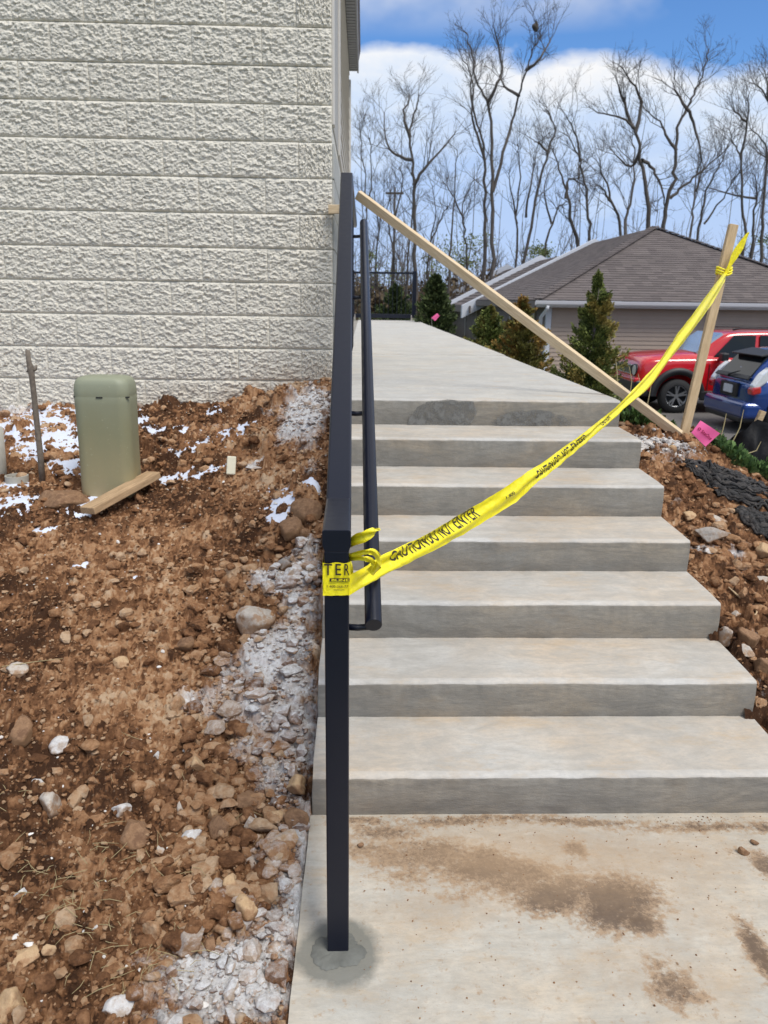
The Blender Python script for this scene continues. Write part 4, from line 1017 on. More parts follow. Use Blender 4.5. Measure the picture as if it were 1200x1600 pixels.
S = [
 (398, 968, 33, 29, 'stone_pale', 'large round pale stone with a brown hollow beside the white dust', 11, 0),
 (83, 1250, 20, 24, 'stone_pale', 'cream oval upright stone left of the middle of the dirt', 12, .2),
 (97, 1163, 18, 13, 'stone_white', 'light grey angular stone near the left edge above the cream one', 13, -.3),
 (216, 1298, 27, 26, 'stone_brown', 'blocky dark brown clod below the pale grey stone', 14, .1),
 (190, 1263, 16, 13, 'stone_white', 'small pale lichen grey stone just above the blocky brown clod', 15, 0),
 (302, 1309, 18, 17, 'stone_white', 'whitish dusty stone right of the blocky brown clod', 16, .3),
 (391, 1286, 12, 17, 'stone_pale', 'pointed pale grey stone below the angular brown clods', 17, -.2),
 (271, 1348, 19, 11, 'stone_tan', 'flat tan stone below the whitish dusty stone', 18, 0),
 (187, 1573, 23, 16, 'stone_white', 'pure white lump at the bottom edge of the dirt', 19, 0),
 (280, 1597, 18, 9, 'stone_white', 'white lump cut by the bottom edge beside the spilled cement', 20, 0),
 (296, 1480, 30, 15, 'stone_dusty', 'broken rubble piece powdered white above the cement spill', 21, -.5),
 (330, 1480, 12, 12, 'stone_brown', 'brown chip leaning against the powdered rubble piece', 22, .5),
 (288, 1005, 28, 13, 'stone_brown', 'long brown clod slanting below left of the large round stone', 23, -.7),
 (27, 1050, 18, 11, 'stone_pale', 'beige stone at the left edge with a straw across it', 24, 0),
 (36, 1149, 19, 19, 'stone_brown', 'reddish clod flecked white near the left edge', 25, 0),
 (190, 1038, 12, 9, 'stone_tan', 'small yellow tan pebble alone on smooth soil', 26, 0),
 (309, 1206, 12, 11, 'stone_tan', 'orange brown pebble above the dusty clods', 27, 0),
 (390, 1250, 25, 18, 'stone_brown', 'angular brown clod right above the pointed pale stone', 28, .5),
 (382, 1427, 20, 20, 'stone_tan', 'tan clod left of the grout stained soil', 29, .2),
 (362, 1390, 12, 17, 'stone_tan', 'upright tan stone, the nearer of two standing side by side', 30, .3),
 (336, 1392, 13, 16, 'stone_dusty', 'upright dusty stone left beside the upright tan one', 31, -.2),
 (20, 1562, 24, 22, 'stone_tan', 'orange brown clod in the bottom left corner', 32, 0),
 (38, 1494, 22, 13, 'stone_tan', 'rounded tan stone above the corner clod', 33, -.3),
 (78, 1493, 10, 9, 'stone_tan', 'small tan pebble right beside the rounded tan stone', 34, 0),
 (33, 1402, 11, 6, 'stone_white', 'small white flat chip near the left edge above the tan stones', 35, -.2),
 (450, 828, 22, 24, 'stone_brown', 'dark brown pointed clod in front of the snow vein', 36, .9),
 (478, 800, 28, 22, 'stone_brown', 'big brown clod right of the snow vein', 37, 0),
 (474, 832, 15, 14, 'stone_brown', 'round brown clod between the big clod and the railing', 38, 0),
 (445, 882, 13, 10, 'stone_grey', 'grey stone below the pointed clod', 39, .3),
 (396, 730, 14, 7, 'stone_white', 'white plaster crumb on the soil right of the cream block', 40, 0),
 (338, 1143, 18, 11, 'stone_dusty', 'pale dusty crumb stone on the cement trail', 41, 0),
 (381, 1139, 15, 15, 'stone_dusty', 'chunky dusty stone right of the pale crumb', 42, .4),
 (355, 1112, 24, 11, 'stone_dusty', 'long dusty clod above the chunky dusty stone', 43, 0),
 (466, 1275, 22, 20, 'stone_brown', 'brown clod beside the lowest step', 44, .2),
 (462, 1238, 16, 20, 'stone_tan', 'upright tan clod above the clod by the lowest step', 45, .1),
 (428, 1278, 16, 13, 'stone_tan', 'tan clod left of the clod by the lowest step', 46, -.3),
 (343, 1290, 18, 20, 'stone_brown', 'brown leaning clod right of the whitish dusty stone', 47, .3),
 (437, 1253, 10, 9, 'stone_white', 'bluish white pebble among the tan clods by the steps', 48, 0),
 (215, 632, 13, 8, 'stone_grey', 'flat grey slate chip behind the green pedestal', 49, .5),
 (250, 1343, 8, 7, 'stone_pale', 'pale pebble left of the flat tan stone', 50, 0),
 (95, 778, 48, 18, 'stone_brown', 'broad flat reddish slab of earth in front of the sapling', 51, .15),
 (333, 1270, 12, 17, 'stone_tan', 'narrow tan stone behind the brown leaning clod', 52, .2),
 (282, 1262, 6, 12, 'stone_pale', 'thin upright pale sliver in the middle of the dirt', 53, .1),
 (245, 1185, 5, 7, 'stone_white', 'tiny white pebble, left one of two in the middle of the dirt', 54, 0),
 (311, 1187, 5, 6, 'stone_white', 'tiny white pebble, right one of two in the middle of the dirt', 55, 0),
 (60, 1220, 9, 6, 'stone_white', 'small white chip above left of the cream oval stone', 56, 0),
]
for (px, py, rx, ry, mt, lb, sd_, rt_) in S:
    stone(px, py, rx, ry, mt, lb, sd_, rot=rt_, cat='clod' if 'clod' in lb or 'earth' in lb else 'stone', name='clod' if 'clod' in lb or 'earth' in lb else 'stone', flat=.6 if mt == 'stone_white' and py < 800 else 1)
SR = [
 (1115, 843, 31, 13, 'stone_grey', 'large flat brown grey rock right of the fourth step', 61, .05),
 (1168, 1003, 20, 20, 'stone_brown', 'big brown clod right of the second and third steps', 62, .2),
 (1132, 998, 8, 19, 'stone_dusty', 'upright flat shard wedged against the third step', 63, .3),
 (1162, 1024, 14, 10, 'stone_pale', 'pale slab below the big brown clod on the right', 64, .4),
 (1046, 703, 10, 8, 'stone_tan', 'tan stone left below the leaning stake foot', 65, 0),
 (1069, 719, 8, 6, 'stone_tan', 'small tan stone on the bank below the stake', 66, 0),
 (1075, 808, 13, 9, 'stone_tan', 'tan stone above the large flat rock', 67, 0),
 (1122, 811, 13, 7, 'stone_pale', 'beige stone right above the large flat rock', 68, .1),
 (1193, 909, 16, 7, 'stone_pale', 'pale flat stone at the right edge of the picture', 69, .2),
 (1148, 962, 7, 7, 'stone_pale', 'small round pale stone near the curved root', 70, 0),
 (1190, 1046, 16, 15, 'stone_brown', 'brown clod at the right edge beside the second step', 71, 0),
 (1080, 830, 9, 7, 'stone_brown', 'brown stone touching the corner of the fourth step', 72, 0),
 (1106, 866, 10, 5, 'stone_white', 'whitish flat chip just in front of the large flat rock', 73, .3),
 (1193, 868, 14, 12, 'stone_tan', 'tan clod at the right edge behind the pale flat stone', 74, 0),
 (992, 660, 8, 5, 'stone_grey', 'grey cobble by the corner of the topmost step', 75, 0),
 (1006, 671, 9, 5, 'stone_grey', 'grey cobble between the topmost step and the slanting pole', 76, 0),
 (1022, 664, 8, 4, 'stone_white', 'pale cobble under the slanting pole', 77, 0),
 (1160, 855, 12, 8, 'stone_brown', 'brown lump right beside the large flat rock', 78, 0),
]
for (px, py, rx, ry, mt, lb, sd_, rt_) in SR:
    stone(px, py, rx, ry, mt, lb, sd_, side='R', rot=rt_, cat='clod' if 'clod' in lb or 'lump' in lb else 'stone', name='clod' if 'clod' in lb or 'lump' in lb else 'stone')
for (px, py, r_, lb, sd_) in ((1160, 1333, 8, 'crumb of earth on the walk near the right edge', 81), (1178, 1318, 5, 'small earth crumb above the larger one on the walk', 82), (562, 1322, 5, 'reddish crumb on the walk beside the railing post', 83), (567, 1187, 3, 'tiny pebble', 84)):
    if sd_ == 84: continue
    c = P(px, py, 'z', 0); k = (c-Vector((0, 0, EYE))).length/F_PX; V, F = ICO[3]
    o = bpy.data.objects.new('clod', np_mesh('clod', rockV(V, sd_, .15)*np.array([r_*k*1.3, r_*k, r_*k*.7]), F)); o.data.materials.append(M['stone_brown']); COL.objects.link(o); o.location = (c.x, c.y, r_*k*.45); tag(o, lb, 'clod')

def scatter(name, mats, N, sampler, zf, sizes, sub, seed, attrs_fn, label, cat='soil', sink=.25):
    r = np.random.default_rng(seed); V0, F0 = ICO[sub]; var = [rockV(V0, seed*31+k, .12, 9, .38) for k in range(24)]
    xs, ys = sampler(r, N); rad = sizes[0]+(sizes[1]-sizes[0])*r.random(len(xs))**4
    Vs = []; Fs = []; tn = []; ds = []; nv = len(V0)
    zz = np.array([zf(a, b) for a, b in zip(xs, ys)]); T_, D_ = attrs_fn(xs, ys, r)
    for i in range(len(xs)):
        q = var[i % 24]*rad[i]*np.array([1+.5*r.random(), 1+.2*r.random(), .55+.5*r.random()])
        a = r.random()*6.28; c, s = math.cos(a), math.sin(a); q = q@np.array([[c, s, 0], [-s, c, 0], [0, 0, 1]])
        Vs.append(q+np.array([xs[i], ys[i], zz[i]+rad[i]*sink])); Fs.append(F0+i*nv)
    me = np_mesh(name, np.concatenate(Vs), np.concatenate(Fs), False, {'tone': np.repeat(T_, nv), 'dust': np.repeat(D_, nv)})
    return tag(link_mesh(name, me, mats), label, cat, kind='stuff')
def samp_left(r, N):
    y = 1.05+(5.0-1.05)*r.random(N*3)**1.35; x = -.16-(.50*y+.25)*r.random(N*3)**1.15
    dens = .35+.65*coarse_left(x, y); k = (r.random(N*3) < dens) & ~((x > -.175) & (y < 5)); x, y = x[k][:N], y[k][:N]
    ok = ~((y < NY[1]) & (x > -.165)); return x[ok], y[ok]
def at_left(x, y, r):
    d = blobmask(x, y, DUST); return .30+.8*r.random(len(x)), d*(.55+.5*r.random(len(x)))+.10*r.random(len(x))
scatter('soil_crumbs', M['soil'], 26000, samp_left, soilZ, (.0025, .011), 1, 5, at_left, 'loose crumbs of red brown soil left of the stairs')
scatter('soil_lumps', M['soil'], 2800, samp_left, soilZ, (.008, .032), 2, 6, at_left, 'loose lumps of red brown soil left of the stairs')
def samp_z(r, N):
    y = 1.55+(3.2-1.55)*r.random(N)**1.2; x = -.17-(.16+.13*y)*r.random(N); ok = (x < -.20) & (blobmask(x, y, DUST) < .95); return x[ok], y[ok]
scatter('rubble', M['soil'], 620, samp_z, soilZ, (.012, .040), 3, 46, at_left, 'rubble of dusty clods heaped along the stairs')
def samp_right(r, N):
    y = 2.0+3.6*r.random(N)**1.1; x = 1.385+(.30+.24*y)*r.random(N)**1.1; return x, y
def at_right(x, y, r): return .30+.7*r.random(len(x)), blobmask(x, y, DUSTR, GR)*.8
scatter('bank_lumps', M['soil'], 2200, samp_right, soilZR, (.006, .035), 2, 8, at_right, 'loose lumps of soil on the bank right of the stairs')
scatter('bank_crumbs', M['soil'], 4000, samp_right, soilZR, (.003, .010), 1, 9, at_right, 'loose crumbs of soil on the bank right of the stairs')
simple('gravel_pale', (.50, .47, .44), .85, var=.35, scale=25, bump=.3)
def samp_gr(r, N):
    x0, y0_, ex, ey = ell(1015, 700, 34, 30, GR); a = r.normal(size=N)*.85; b = r.normal(size=N)*.9; x = x0+a*ex; y = y0_+b*ey; k = x > 1.39; return x[k], y[k]
scatter('gravel', M['gravel_pale'], 1500, samp_gr, soilZR, (.004, .019), 2, 10, at_right, 'pale gravel spilled on the bank below the topmost steps', 'gravel')
def samp_pe(r, N):
    y = 1.1+3.9*r.random(N); x = -.17-(.5*y+.2)*r.random(N); return x, y
simple('pebble_white', (.66, .63, .58), .8, var=.3, scale=18, bump=.2)
scatter('white_pebbles', M['pebble_white'], 420, samp_pe, soilZ, (.003, .011), 2, 12, at_left, 'tiny pale pebbles strewn over the soil', 'gravel')
# crumbs on concrete
def samp_c(r, N):
    pts = [P(px, py, 'z', 0) for px, py in zip(r.uniform(560, 1195, N), 1276+320*r.random(N)**2.4)]
    return np.array([p.x for p in pts]), np.array([p.y for p in pts])
scatter('walk_grit', M['soil'], 900, samp_c, lambda a, b: 0.0, (.0008, .0036), 1, 14, lambda x, y, r: (.4+.7*r.random(len(x)), 0*x), 'fine dirt grit scattered over the walk')

# straw and roots
def strands(name, mat, items, label, cat, kind='stuff'):
    mb = MB()
    for pts, r_ in items: mb.tube(pts, [r_]*(len(pts)-1)+[r_*.5], 4, caps=False)
    o = mb.build(name, M[mat], fixn=False); return tag(o, label, cat, kind=kind)
its = []; rr = random.Random(5)
for px, py, n_, sp in ((180, 1340, 16, 34), (130, 1430, 24, 40), (70, 1400, 14, 40), (230, 1500, 18, 60), (40, 1350, 10, 40), (300, 1380, 8, 40), (200, 1200, 6, 60), (160, 1560, 14, 60), (60, 1270, 6, 40), (380, 1290, 4, 30)):
    for _ in range(n_):
        c = GL(max(0, px+rr.gauss(0, sp)), min(1598, py+rr.gauss(0, sp*.5))); a = rr.uniform(0, 6.28); L = rr.uniform(.02, .08); z = soilZ(c.x, c.y)+.012
        d = Vector((math.cos(a), math.sin(a), 0)); bend = Vector((-d.y, d.x, 0))*rr.uniform(-.3, .3)*L
        its.append(([Vector((c.x, c.y, z))-d*L/2, Vector((c.x, c.y, z+.006))+bend*.4, Vector((c.x, c.y, z+rr.uniform(-.005, .012)))+d*L/2], .0008))
c = GL(5, 1056); e_ = GL(100, 1045); its.append(([Vector((c.x, c.y, soilZ(c.x, c.y)+.03)), (c+e_)/2+Vector((0, 0, .04)), Vector((e_.x, e_.y, soilZ(e_.x, e_.y)+.03))], .0016))
strands('straw', 'straw', its, 'dry straw blades scattered over the soil', 'straw')
c = GR(1140, 925)
pts = [P(px, py, 'y', GR(px, py).y-.02)+Vector((0, 0, .01)) for px, py in ((1138, 921), (1150, 932), (1163, 943), (1174, 952), (1182, 960), (1180, 964), (1172, 963))]
mb = MB(); mb.tube(pts, [.003, .004, .0042, .0042, .004, .0035, .002], 7); tag(mb.build('curved_root', M['stake_wood']), 'thin pale root curling on the bank right of the third step', 'root')

# ------------------------------------------------------------------ pink marking flags
def flag(corners, depth, foot, label, text=None):
    q = [P(px, py, 'y', depth) for px, py in corners]; o_ = q[0].copy()
    fl = thing('marking_flag', o_, label=label, cat='flag')
    n_ = 8; vs = []
    for i in range(n_+1):
        for j in range(n_+1):
            u, v = i/n_, j/n_; p = q[0].lerp(q[1], u).lerp(q[3].lerp(q[2], u), v); vs.append(p-o_+Vector((0, -.006*math.sin(u*4+v*1.5), 0)))
    fs = [(i*(n_+1)+j, (i+1)*(n_+1)+j, (i+1)*(n_+1)+j+1, i*(n_+1)+j+1) for i in range(n_) for j in range(n_)]
    MB().add(vs, fs, 0, True).build('flag_sheet', M['pink'], fl, fixn=False)
    f0 = foot; MB().tube([q[3]-o_, (q[3]*.5+f0*.5)-o_+Vector((.01, 0, 0)), f0-o_], .0016, 6).build('flag_wire', M['pipe_beige'], fl)
    if text:
        V, Fc = text_mesh(text, 1.0); xs = [p[0] for p in V]; ys = [p[1] for p in V]; a, b = min(xs), max(xs)
        vs = []
        for x, y in V:
            u = .30+.62*(x-a)/(b-a); v = .60-.22*y/.75
            p = q[0].lerp(q[1], u).lerp(q[3].lerp(q[2], u), v); vs.append(p-o_+Vector((0, -.006*math.sin(u*4+v*1.5)-.003, 0)))
        MB().add(vs, Fc).build('lettering', M['flag_ink'], fl, fixn=False)
        # small open lozenge mark before the word
        vs = []
        for rr2 in (1, .55):
            for k in range(6):
                a_ = 2*math.pi*k/6+.5; u = .17+.075*rr2*math.cos(a_); v = .50+.11*rr2*math.sin(a_); p = q[0].lerp(q[1], u).lerp(q[3].lerp(q[2], u), v); vs.append(p-o_+Vector((0, -.006*math.sin(u*4+v*1.5)-.003, 0)))
        MB().add(vs, [(k, (k+1) % 6, (k+1) % 6+6, k+6) for k in range(6)]).build('logo_mark', M['flag_ink'], fl, fixn=False)
    return fl
fy_ = 3.92
g0 = GR(1085, 690)
flag([(1094.5, 657), (1126, 677.5), (1103, 698), (1079.5, 675.5)], fy_, Vector((g0.x, fy_+.03, soilZR(g0.x, g0.y)-.05)), 'bright pink marking flag with dark lettering beside the stake', 'SiteOne')
fd = 17.0
flag([(683, 489.5), (687, 493.5), (680, 501.5), (674, 496.5)], fd, P(676, 540, 'y', fd), 'tiny distant pink marking flag beside the far dark shrub')

# ------------------------------------------------------------------ silt fence and plastic on the right bank
sf = thing('silt_fence', (2.35, 4.45, .3), label='black silt fence fabric draped over a short wooden stake at the right edge', cat='silt fence')
sf.location = (2.35, 4.45, .3); so_ = sf.location.copy(); ys = 4.45
n1, n2 = 46, 26; vs = []
for i in range(n1+1):
    u = i/n1; px = 1118+150*u
    topy = 652 if False else None
    # top edge rises to the stake at px 1183
    tpy = 655+abs(px-1183)*(.75 if px < 1183 else .35)
    tpy = min(tpy, 735); bpy_ = 800+12*u
    for j in range(n2+1):
        v = j/n2; py = tpy+(bpy_-tpy)*v
        fold = .05*math.sin(u*26+v*2+3*math.sin(u*7))*(.25+v)+.03*mnoise.noise(Vector((u*9, v*4, 2)))
        p = P(px, py, 'y', ys+.15*(1-v)); p.y += fold; vs.append(p-so_)
fs = [(i*(n2+1)+j, (i+1)*(n2+1)+j, (i+1)*(n2+1)+j+1, i*(n2+1)+j+1) for i in range(n1) for j in range(n2)]
MB().add(vs, fs, 0, True).build('fabric', M['black_sheet'], sf, fixn=False)
a = P(1183, 662, 'y', ys+.20)-so_; b = P(1192, 642, 'y', ys+.20)-so_; d = (b-a); MB().beam(a-d*3.5, b, .034, .034, up=(0, 1, 0)).build('stake', M['stake_wood'], sf, bevel=.003)
def crumple(pix, wpx, label, seed):
    P0 = [GR(*p) for p in pix]; o_ = P0[0]; mb = MB(); rq = random.Random(seed)
    rows2 = spline_rows([[Vector(p), Vector((w, 0, 0))] for p, w in zip(P0, wpx)], 10)
    for k in range(80):
        off_ = rq.uniform(-1, 1); hgt_ = rq.uniform(.0, .6)*(1-off_**2); ph = rq.uniform(0, 6); i0 = rq.randint(0, len(rows2)//4); i1 = len(rows2)-rq.randint(0, len(rows2)//4); rad0 = rq.uniform(.004, .012); pts = []; rad = []
        for i in range(i0, i1):
            p, w = rows2[i]; d = (rows2[min(i+1, len(rows2)-1)][0]-rows2[max(0, i-1)][0]).normalized(); s_ = Vector((-d.y, d.x, 0)).normalized()
            q = p+s_*w.x*(off_+.14*math.sin(i*.12+ph)+.35*mnoise.noise(Vector((i*.09, off_*1.5, 0)))); z = soilZR(q.x, q.y)+w.x*.75*hgt_+.012+.010*mnoise.noise(Vector((i*.12, k*3.1, 5)))
            pts.append(Vector((q.x, q.y, z))-o_); e_ = min(1, (i-i0+1)/5, (i1-i)/5); rad.append(rad0*e_*(1+.5*mnoise.noise(Vector((i*.08, k*2.2, 9)))))
        if len(pts) > 3: mb.tube(pts, rad, 7, caps=False)
    o = mb.build('plastic_sheet', M['old_plastic'], fixn=False); o.location = o_; return tag(o, label, 'plastic sheet')
t = NT('old_plastic'); t.col(t.mix(t.ramp(t.noise(20, 6, .7, st=(1, 3, 3)), (.45, 0), (.75, 1)), (.020, .019, .019), (.12, .10, .085))); t.set(.55); t.bump(t.noise(34, 5, .7, st=(.6, 3, 3)), .9, .012); MAT['old_plastic'] = t.m
crumple([(1070, 738), (1100, 744), (1130, 758), (1160, 772), (1195, 790), (1230, 805)], [.03, .09, .11, .12, .11, .08], 'crumpled old black plastic lying across the right bank', 2)
crumple([(1149, 800), (1170, 815), (1195, 830), (1220, 845)], [.02, .05, .06, .05], 'smaller twisted strip of black plastic in front of the larger one', 6)

# ------------------------------------------------------------------ plants
def leafy(name, mat, P0, N, shape, size, seed, parent=None, up=.5):
    """N small blade clusters placed by shape(r) -> (pos, outward)"""
    r = np.random.default_rng(seed); V = np.zeros((N*4, 3)); tn = np.zeros(N*4)
    pos, out = shape(r, N)
    d = out+np.array([0, 0, up])+r.normal(size=(N, 3))*.45; d /= np.linalg.norm(d, axis=1)[:, None]
    s = np.cross(d, r.normal(size=(N, 3))); s /= np.linalg.norm(s, axis=1)[:, None]+1e-9
    L = size*(.6+.8*r.random(N))[:, None]; Wd = L*.30
    V[0::4] = pos; V[1::4] = pos+d*L*.5+s*Wd; V[2::4] = pos+d*L; V[3::4] = pos+d*L*.5-s*Wd
    tn = np.repeat(r.random(N), 4); Fq = np.arange(N*4).reshape(-1, 4)
    return link_mesh(name, np_mesh(name, V-np.array(P0), Fq, False, {'tone': tn}), M[mat], parent)
def cone_shape(base, H, Rb, seedj, sparse=.0):
    def f(r, N):
        nb = int(130*H) if H > 1 else 150; bz = r.random(nb)**1.15; ba = r.random(nb)*6.283
        k = r.integers(0, nb, N); t = r.random(N)**.55
        hz = bz[k]; prof = (1-hz)**.8*(.62+.38*np.minimum(1, hz*6))
        rad = Rb*prof*(.55+.65*((ba[k]*37.7) % 1))
        a = ba[k]+r.normal(size=N)*.16/(.25+t); rr = rad*t
        z = hz*H*.93+rad*t*.75+r.normal(size=N)*.02*H*.5
        pos = np.stack([base[0]+rr*np.cos(a), base[1]+rr*np.sin(a), base[2]+z], -1)
        out = np.stack([np.cos(a), np.sin(a), np.full(N, .35)], -1); return pos, out
    return f
def cedar(px, ytop, d, base_z, Rb, mat, label, N, seed, size=.05):
    tp = P(px, ytop, 'y', d); b = Vector((tp.x, d, base_z)); H = tp.z-base_z
    t_ = thing('cedar_shrub', b, label=label, cat='shrub', group='evergreen shrubs planted along the walkway')
    leafy('foliage', mat, b, N, cone_shape(b, H, Rb, seed), size, seed, t_)
    MB().tube([(0, 0, -.1), (0, 0, H*.5), (.01, 0, H*.9)], [.03, .018, .006], 6).build('stem', M['bark_light'], t_)
    return t_
cedar(937, 412, 7.2, .30, .40, 'cedar', 'tall narrow green cedar in front of the tan garage siding', 34000, 1, .028)
cedar(818, 455, 10.2, .30, .50, 'cedar_bronze', 'bronze tinted cedar under the garage downpipe', 22000, 2, .036)
cedar(768, 472, 12.6, .25, .52, 'cedar', 'round dark green cedar left of the bronze tinted one', 18000, 3, .04)
cedar(681, 424, 19.0, .3, .62, 'cedar_dark', 'dark cedar at the far corner of the walkway by the distant railing', 9000, 4, .085)
cedar(618, 440, 23.0, .2, .75, 'cedar_dark', 'dark brown shrub seen behind the far railing', 7000, 5, .09)
cedar(590, 462, 24.5, .2, .7, 'brush_brown', 'low brown shrub left behind the far railing', 4000, 6, .09)
# juniper ground cover and weeds
def mat_shape(fnlist, hgt, seed):
    def f(r, N):
        k = r.integers(0, len(fnlist), N); C_ = np.array(fnlist)[k]; a = r.random(N)*6.283; q = np.sqrt(r.random(N))
        x = C_[:, 0]+C_[:, 2]*q*np.cos(a); y = C_[:, 1]+C_[:, 3]*q*np.sin(a)
        z = np.array([soilZR(i, j) if j < 7.5 else float(base_right(np.array(i), np.array(j))) for i, j in zip(x, y)])+r.random(N)*hgt*(1-q*.6)
        return np.stack([x, y, z], -1), np.stack([np.cos(a), np.sin(a), np.full(N, .4)], -1)
    return f
spots = [(1.75, 4.95, .28, .30), (2.0, 5.05, .25, .25), (1.55, 5.3, .2, .3), (1.9, 5.4, .35, .3), (1.65, 6.2, .3, .5)]
jn = tag(leafy('juniper_groundcover', 'juniper', (0, 0, 0), 15000, mat_shape(spots, .16, 3), .038, 21), 'low green juniper carpet at the head of the right bank', 'ground cover', kind='stuff')
e1 = ell(1152, 716, 18, 10, GR); e2 = ell(1140, 712, 10, 8, GR)
tag(leafy('weed_patch', 'juniper', (0, 0, 0), 2600, mat_shape([(2.02, 4.02, .13, .10), (2.16, 4.0, .10, .08), (1.92, 4.12, .08, .06)], .09, 4), .03, 22, up=1.4), 'clump of green weeds beside the pink flag', 'weeds', kind='stuff')
its = []; rr = random.Random(9)
for pts_ in ([(1118, 712), (1124, 690), (1131, 665), (1135, 646)], [(1128, 708), (1145, 690), (1156, 668), (1162, 640)], [(1143, 706), (1165, 710), (1182, 704), (1189, 690)], [(985, 612), (987, 595), (983, 572)], [(1010, 640), (1015, 615), (1018, 598)], [(995, 625), (1000, 600), (997, 584)], [(1085, 640), (1086, 620)], [(965, 600), (964, 580), (962, 560)]):
    d0 = 4.1 if pts_[0][0] > 1100 else 5.2
    its.append(([P(a, b, 'y', d0) for a, b in pts_], .0035))
strands('dry_weed_stalks', 'straw', its, 'dry pale weed stalks standing on the right bank', 'weeds')

# ------------------------------------------------------------------ garage building
hs = thing('garage_row', (5, 20, -.8), label='long low garage building with brown shingle roof and tan lap siding', cat='building')
ho = Vector((-5, -20, .8)); XE, YE, ZE = P(840, 463, 'y', 19.6).x, 19.6, P(1000, 471, 'y', 19.6).z
Sx = 4.3; AP = P(996, 355, 'y', YE+Sx); XA, ZA = XE+Sx, AP.z; XE2 = XE+2*Sx; pitch = (ZA-ZE)/Sx
wy = YE+.35; wx = XE+.35
mb = MB(); mb.box(wx+.02+ho.x, XE2-.35+ho.x, wy+.02+ho.y, 56+ho.y, -.3+ho.z-.8, ZE-.02+ho.z); mb.build('wall', M['house_dark'], hs)
mb = MB(); z = -.85; k = 0
while z < ZE-.12:
    mb.prism([(wy-.001, z), (wy-.020, z), (wy-.004, z+.1045), (wy-.001, z+.1045)], 'x', wx+.12, XE2-.4); z += .105
o = mb.build('lap_siding', M['house_siding'], hs); o.location = ho; o['kind'] = 'stuff'
def hbox(name, x0, x1, y0, y1, z0, z1, mat, bev=0):
    mb = MB(); mb.box(x0+ho.x, x1+ho.x, y0+ho.y, y1+ho.y, z0+ho.z, z1+ho.z); return mb.build(name, M[mat], hs, bevel=bev)
hbox('corner_trim', wx-.02, wx+.11, wy-.03, wy+.1, -.85, ZE-.06, 'house_white', .005)
hbox('soffit', XE+.02, XE2-.02, YE+.06, wy+.015, ZE-.06, ZE-.03, 'house_dark')
hbox('fascia', XE-.02, XE2, YE+.01, YE+.05, ZE-.17, ZE-.005, 'gutter_white', .004)
mb = MB(); mb.prism([(YE-.11, ZE-.01), (YE-.11, ZE-.03), (YE-.10, ZE-.09), (YE-.07, ZE-.13), (YE+.008, ZE-.13), (YE+.008, ZE-.01), (YE-.005, ZE-.01), (YE-.005, ZE-.11), (YE-.065, ZE-.11), (YE-.09, ZE-.08), (YE-.098, ZE-.01)], 'x', XE-.05, XE2+.05); o = mb.build('gutter', M['gutter_white'], hs); o.location = ho
dx_ = P(849, 480, 'y', YE).x
mb = MB(); mb.tube([(dx_+.10, YE-.05, ZE-.13), (dx_+.09, YE-.04, ZE-.2), (dx_+.02, wy-.06, ZE-.42), (dx_+.02, wy-.06, -.75)], .045, 8); o = mb.build('downpipe', M['house_white'], hs); o.location = ho
# roof, shingle courses as real steps
def courses(pa, pb, pc, pd_, n_, name, th=.014):
    """pa-pb eave, pc-pd ridge (pc above pa, pd above pb)"""
    pa, pb, pc, pd_ = map(Vector, (pa, pb, pc, pd_)); nn = (pb-pa).cross(pc-pa).normalized()
    if nn.z < 0: nn = -nn
    vs = []; fs = []
    for i in range(n_):
        a = i/n_; b = (i+1)/n_; l0, r0, l1, r1 = pa.lerp(pc, a), pb.lerp(pd_, a), pa.lerp(pc, b), pb.lerp(pd_, b); k = len(vs)
        vs += [l0, r0, l0+nn*th, r0+nn*th, l1+nn*.003, r1+nn*.003]; fs += [(k, k+1, k+3, k+2), (k+2, k+3, k+5, k+4)]
    mb = MB(); mb.add(vs, fs); o = mb.build(name, M['shingle'], hs, fixn=False); o.location = ho; o['kind'] = 'stuff'; return o
apex = (XA, YE+Sx, ZA)
courses((XE-.03, YE-.03, ZE), (XE2+.03, YE-.03, ZE), apex, apex, 34, 'front_roof')
Yb = 30.0
courses((XE-.03, Yb, ZE), (XE-.03, YE-.03, ZE), (XA, Yb, ZA), apex, 34, 'left_roof')
courses((XE2+.03, YE-.03, ZE), (XE2+.03, Yb, ZE), apex, (XA, Yb, ZA), 34, 'right_roof')
# hip caps
for a, b in (((XE, YE, ZE+.02), (XA, YE+Sx, ZA+.02)), ((XE2, YE, ZE+.02), (XA, YE+Sx, ZA+.02))):
    a, b = Vector(a), Vector(b); n_ = 34; mb = MB()
    for k in range(n_): mb.beam(a.lerp(b, k/n_)+Vector((0, 0, .02)), a.lerp(b, (k+1.15)/n_)+Vector((0, 0, .002)), .26, .02)
    o = mb.build('hip_cap', M['shingle'], hs); o.location = ho; o['kind'] = 'stuff'
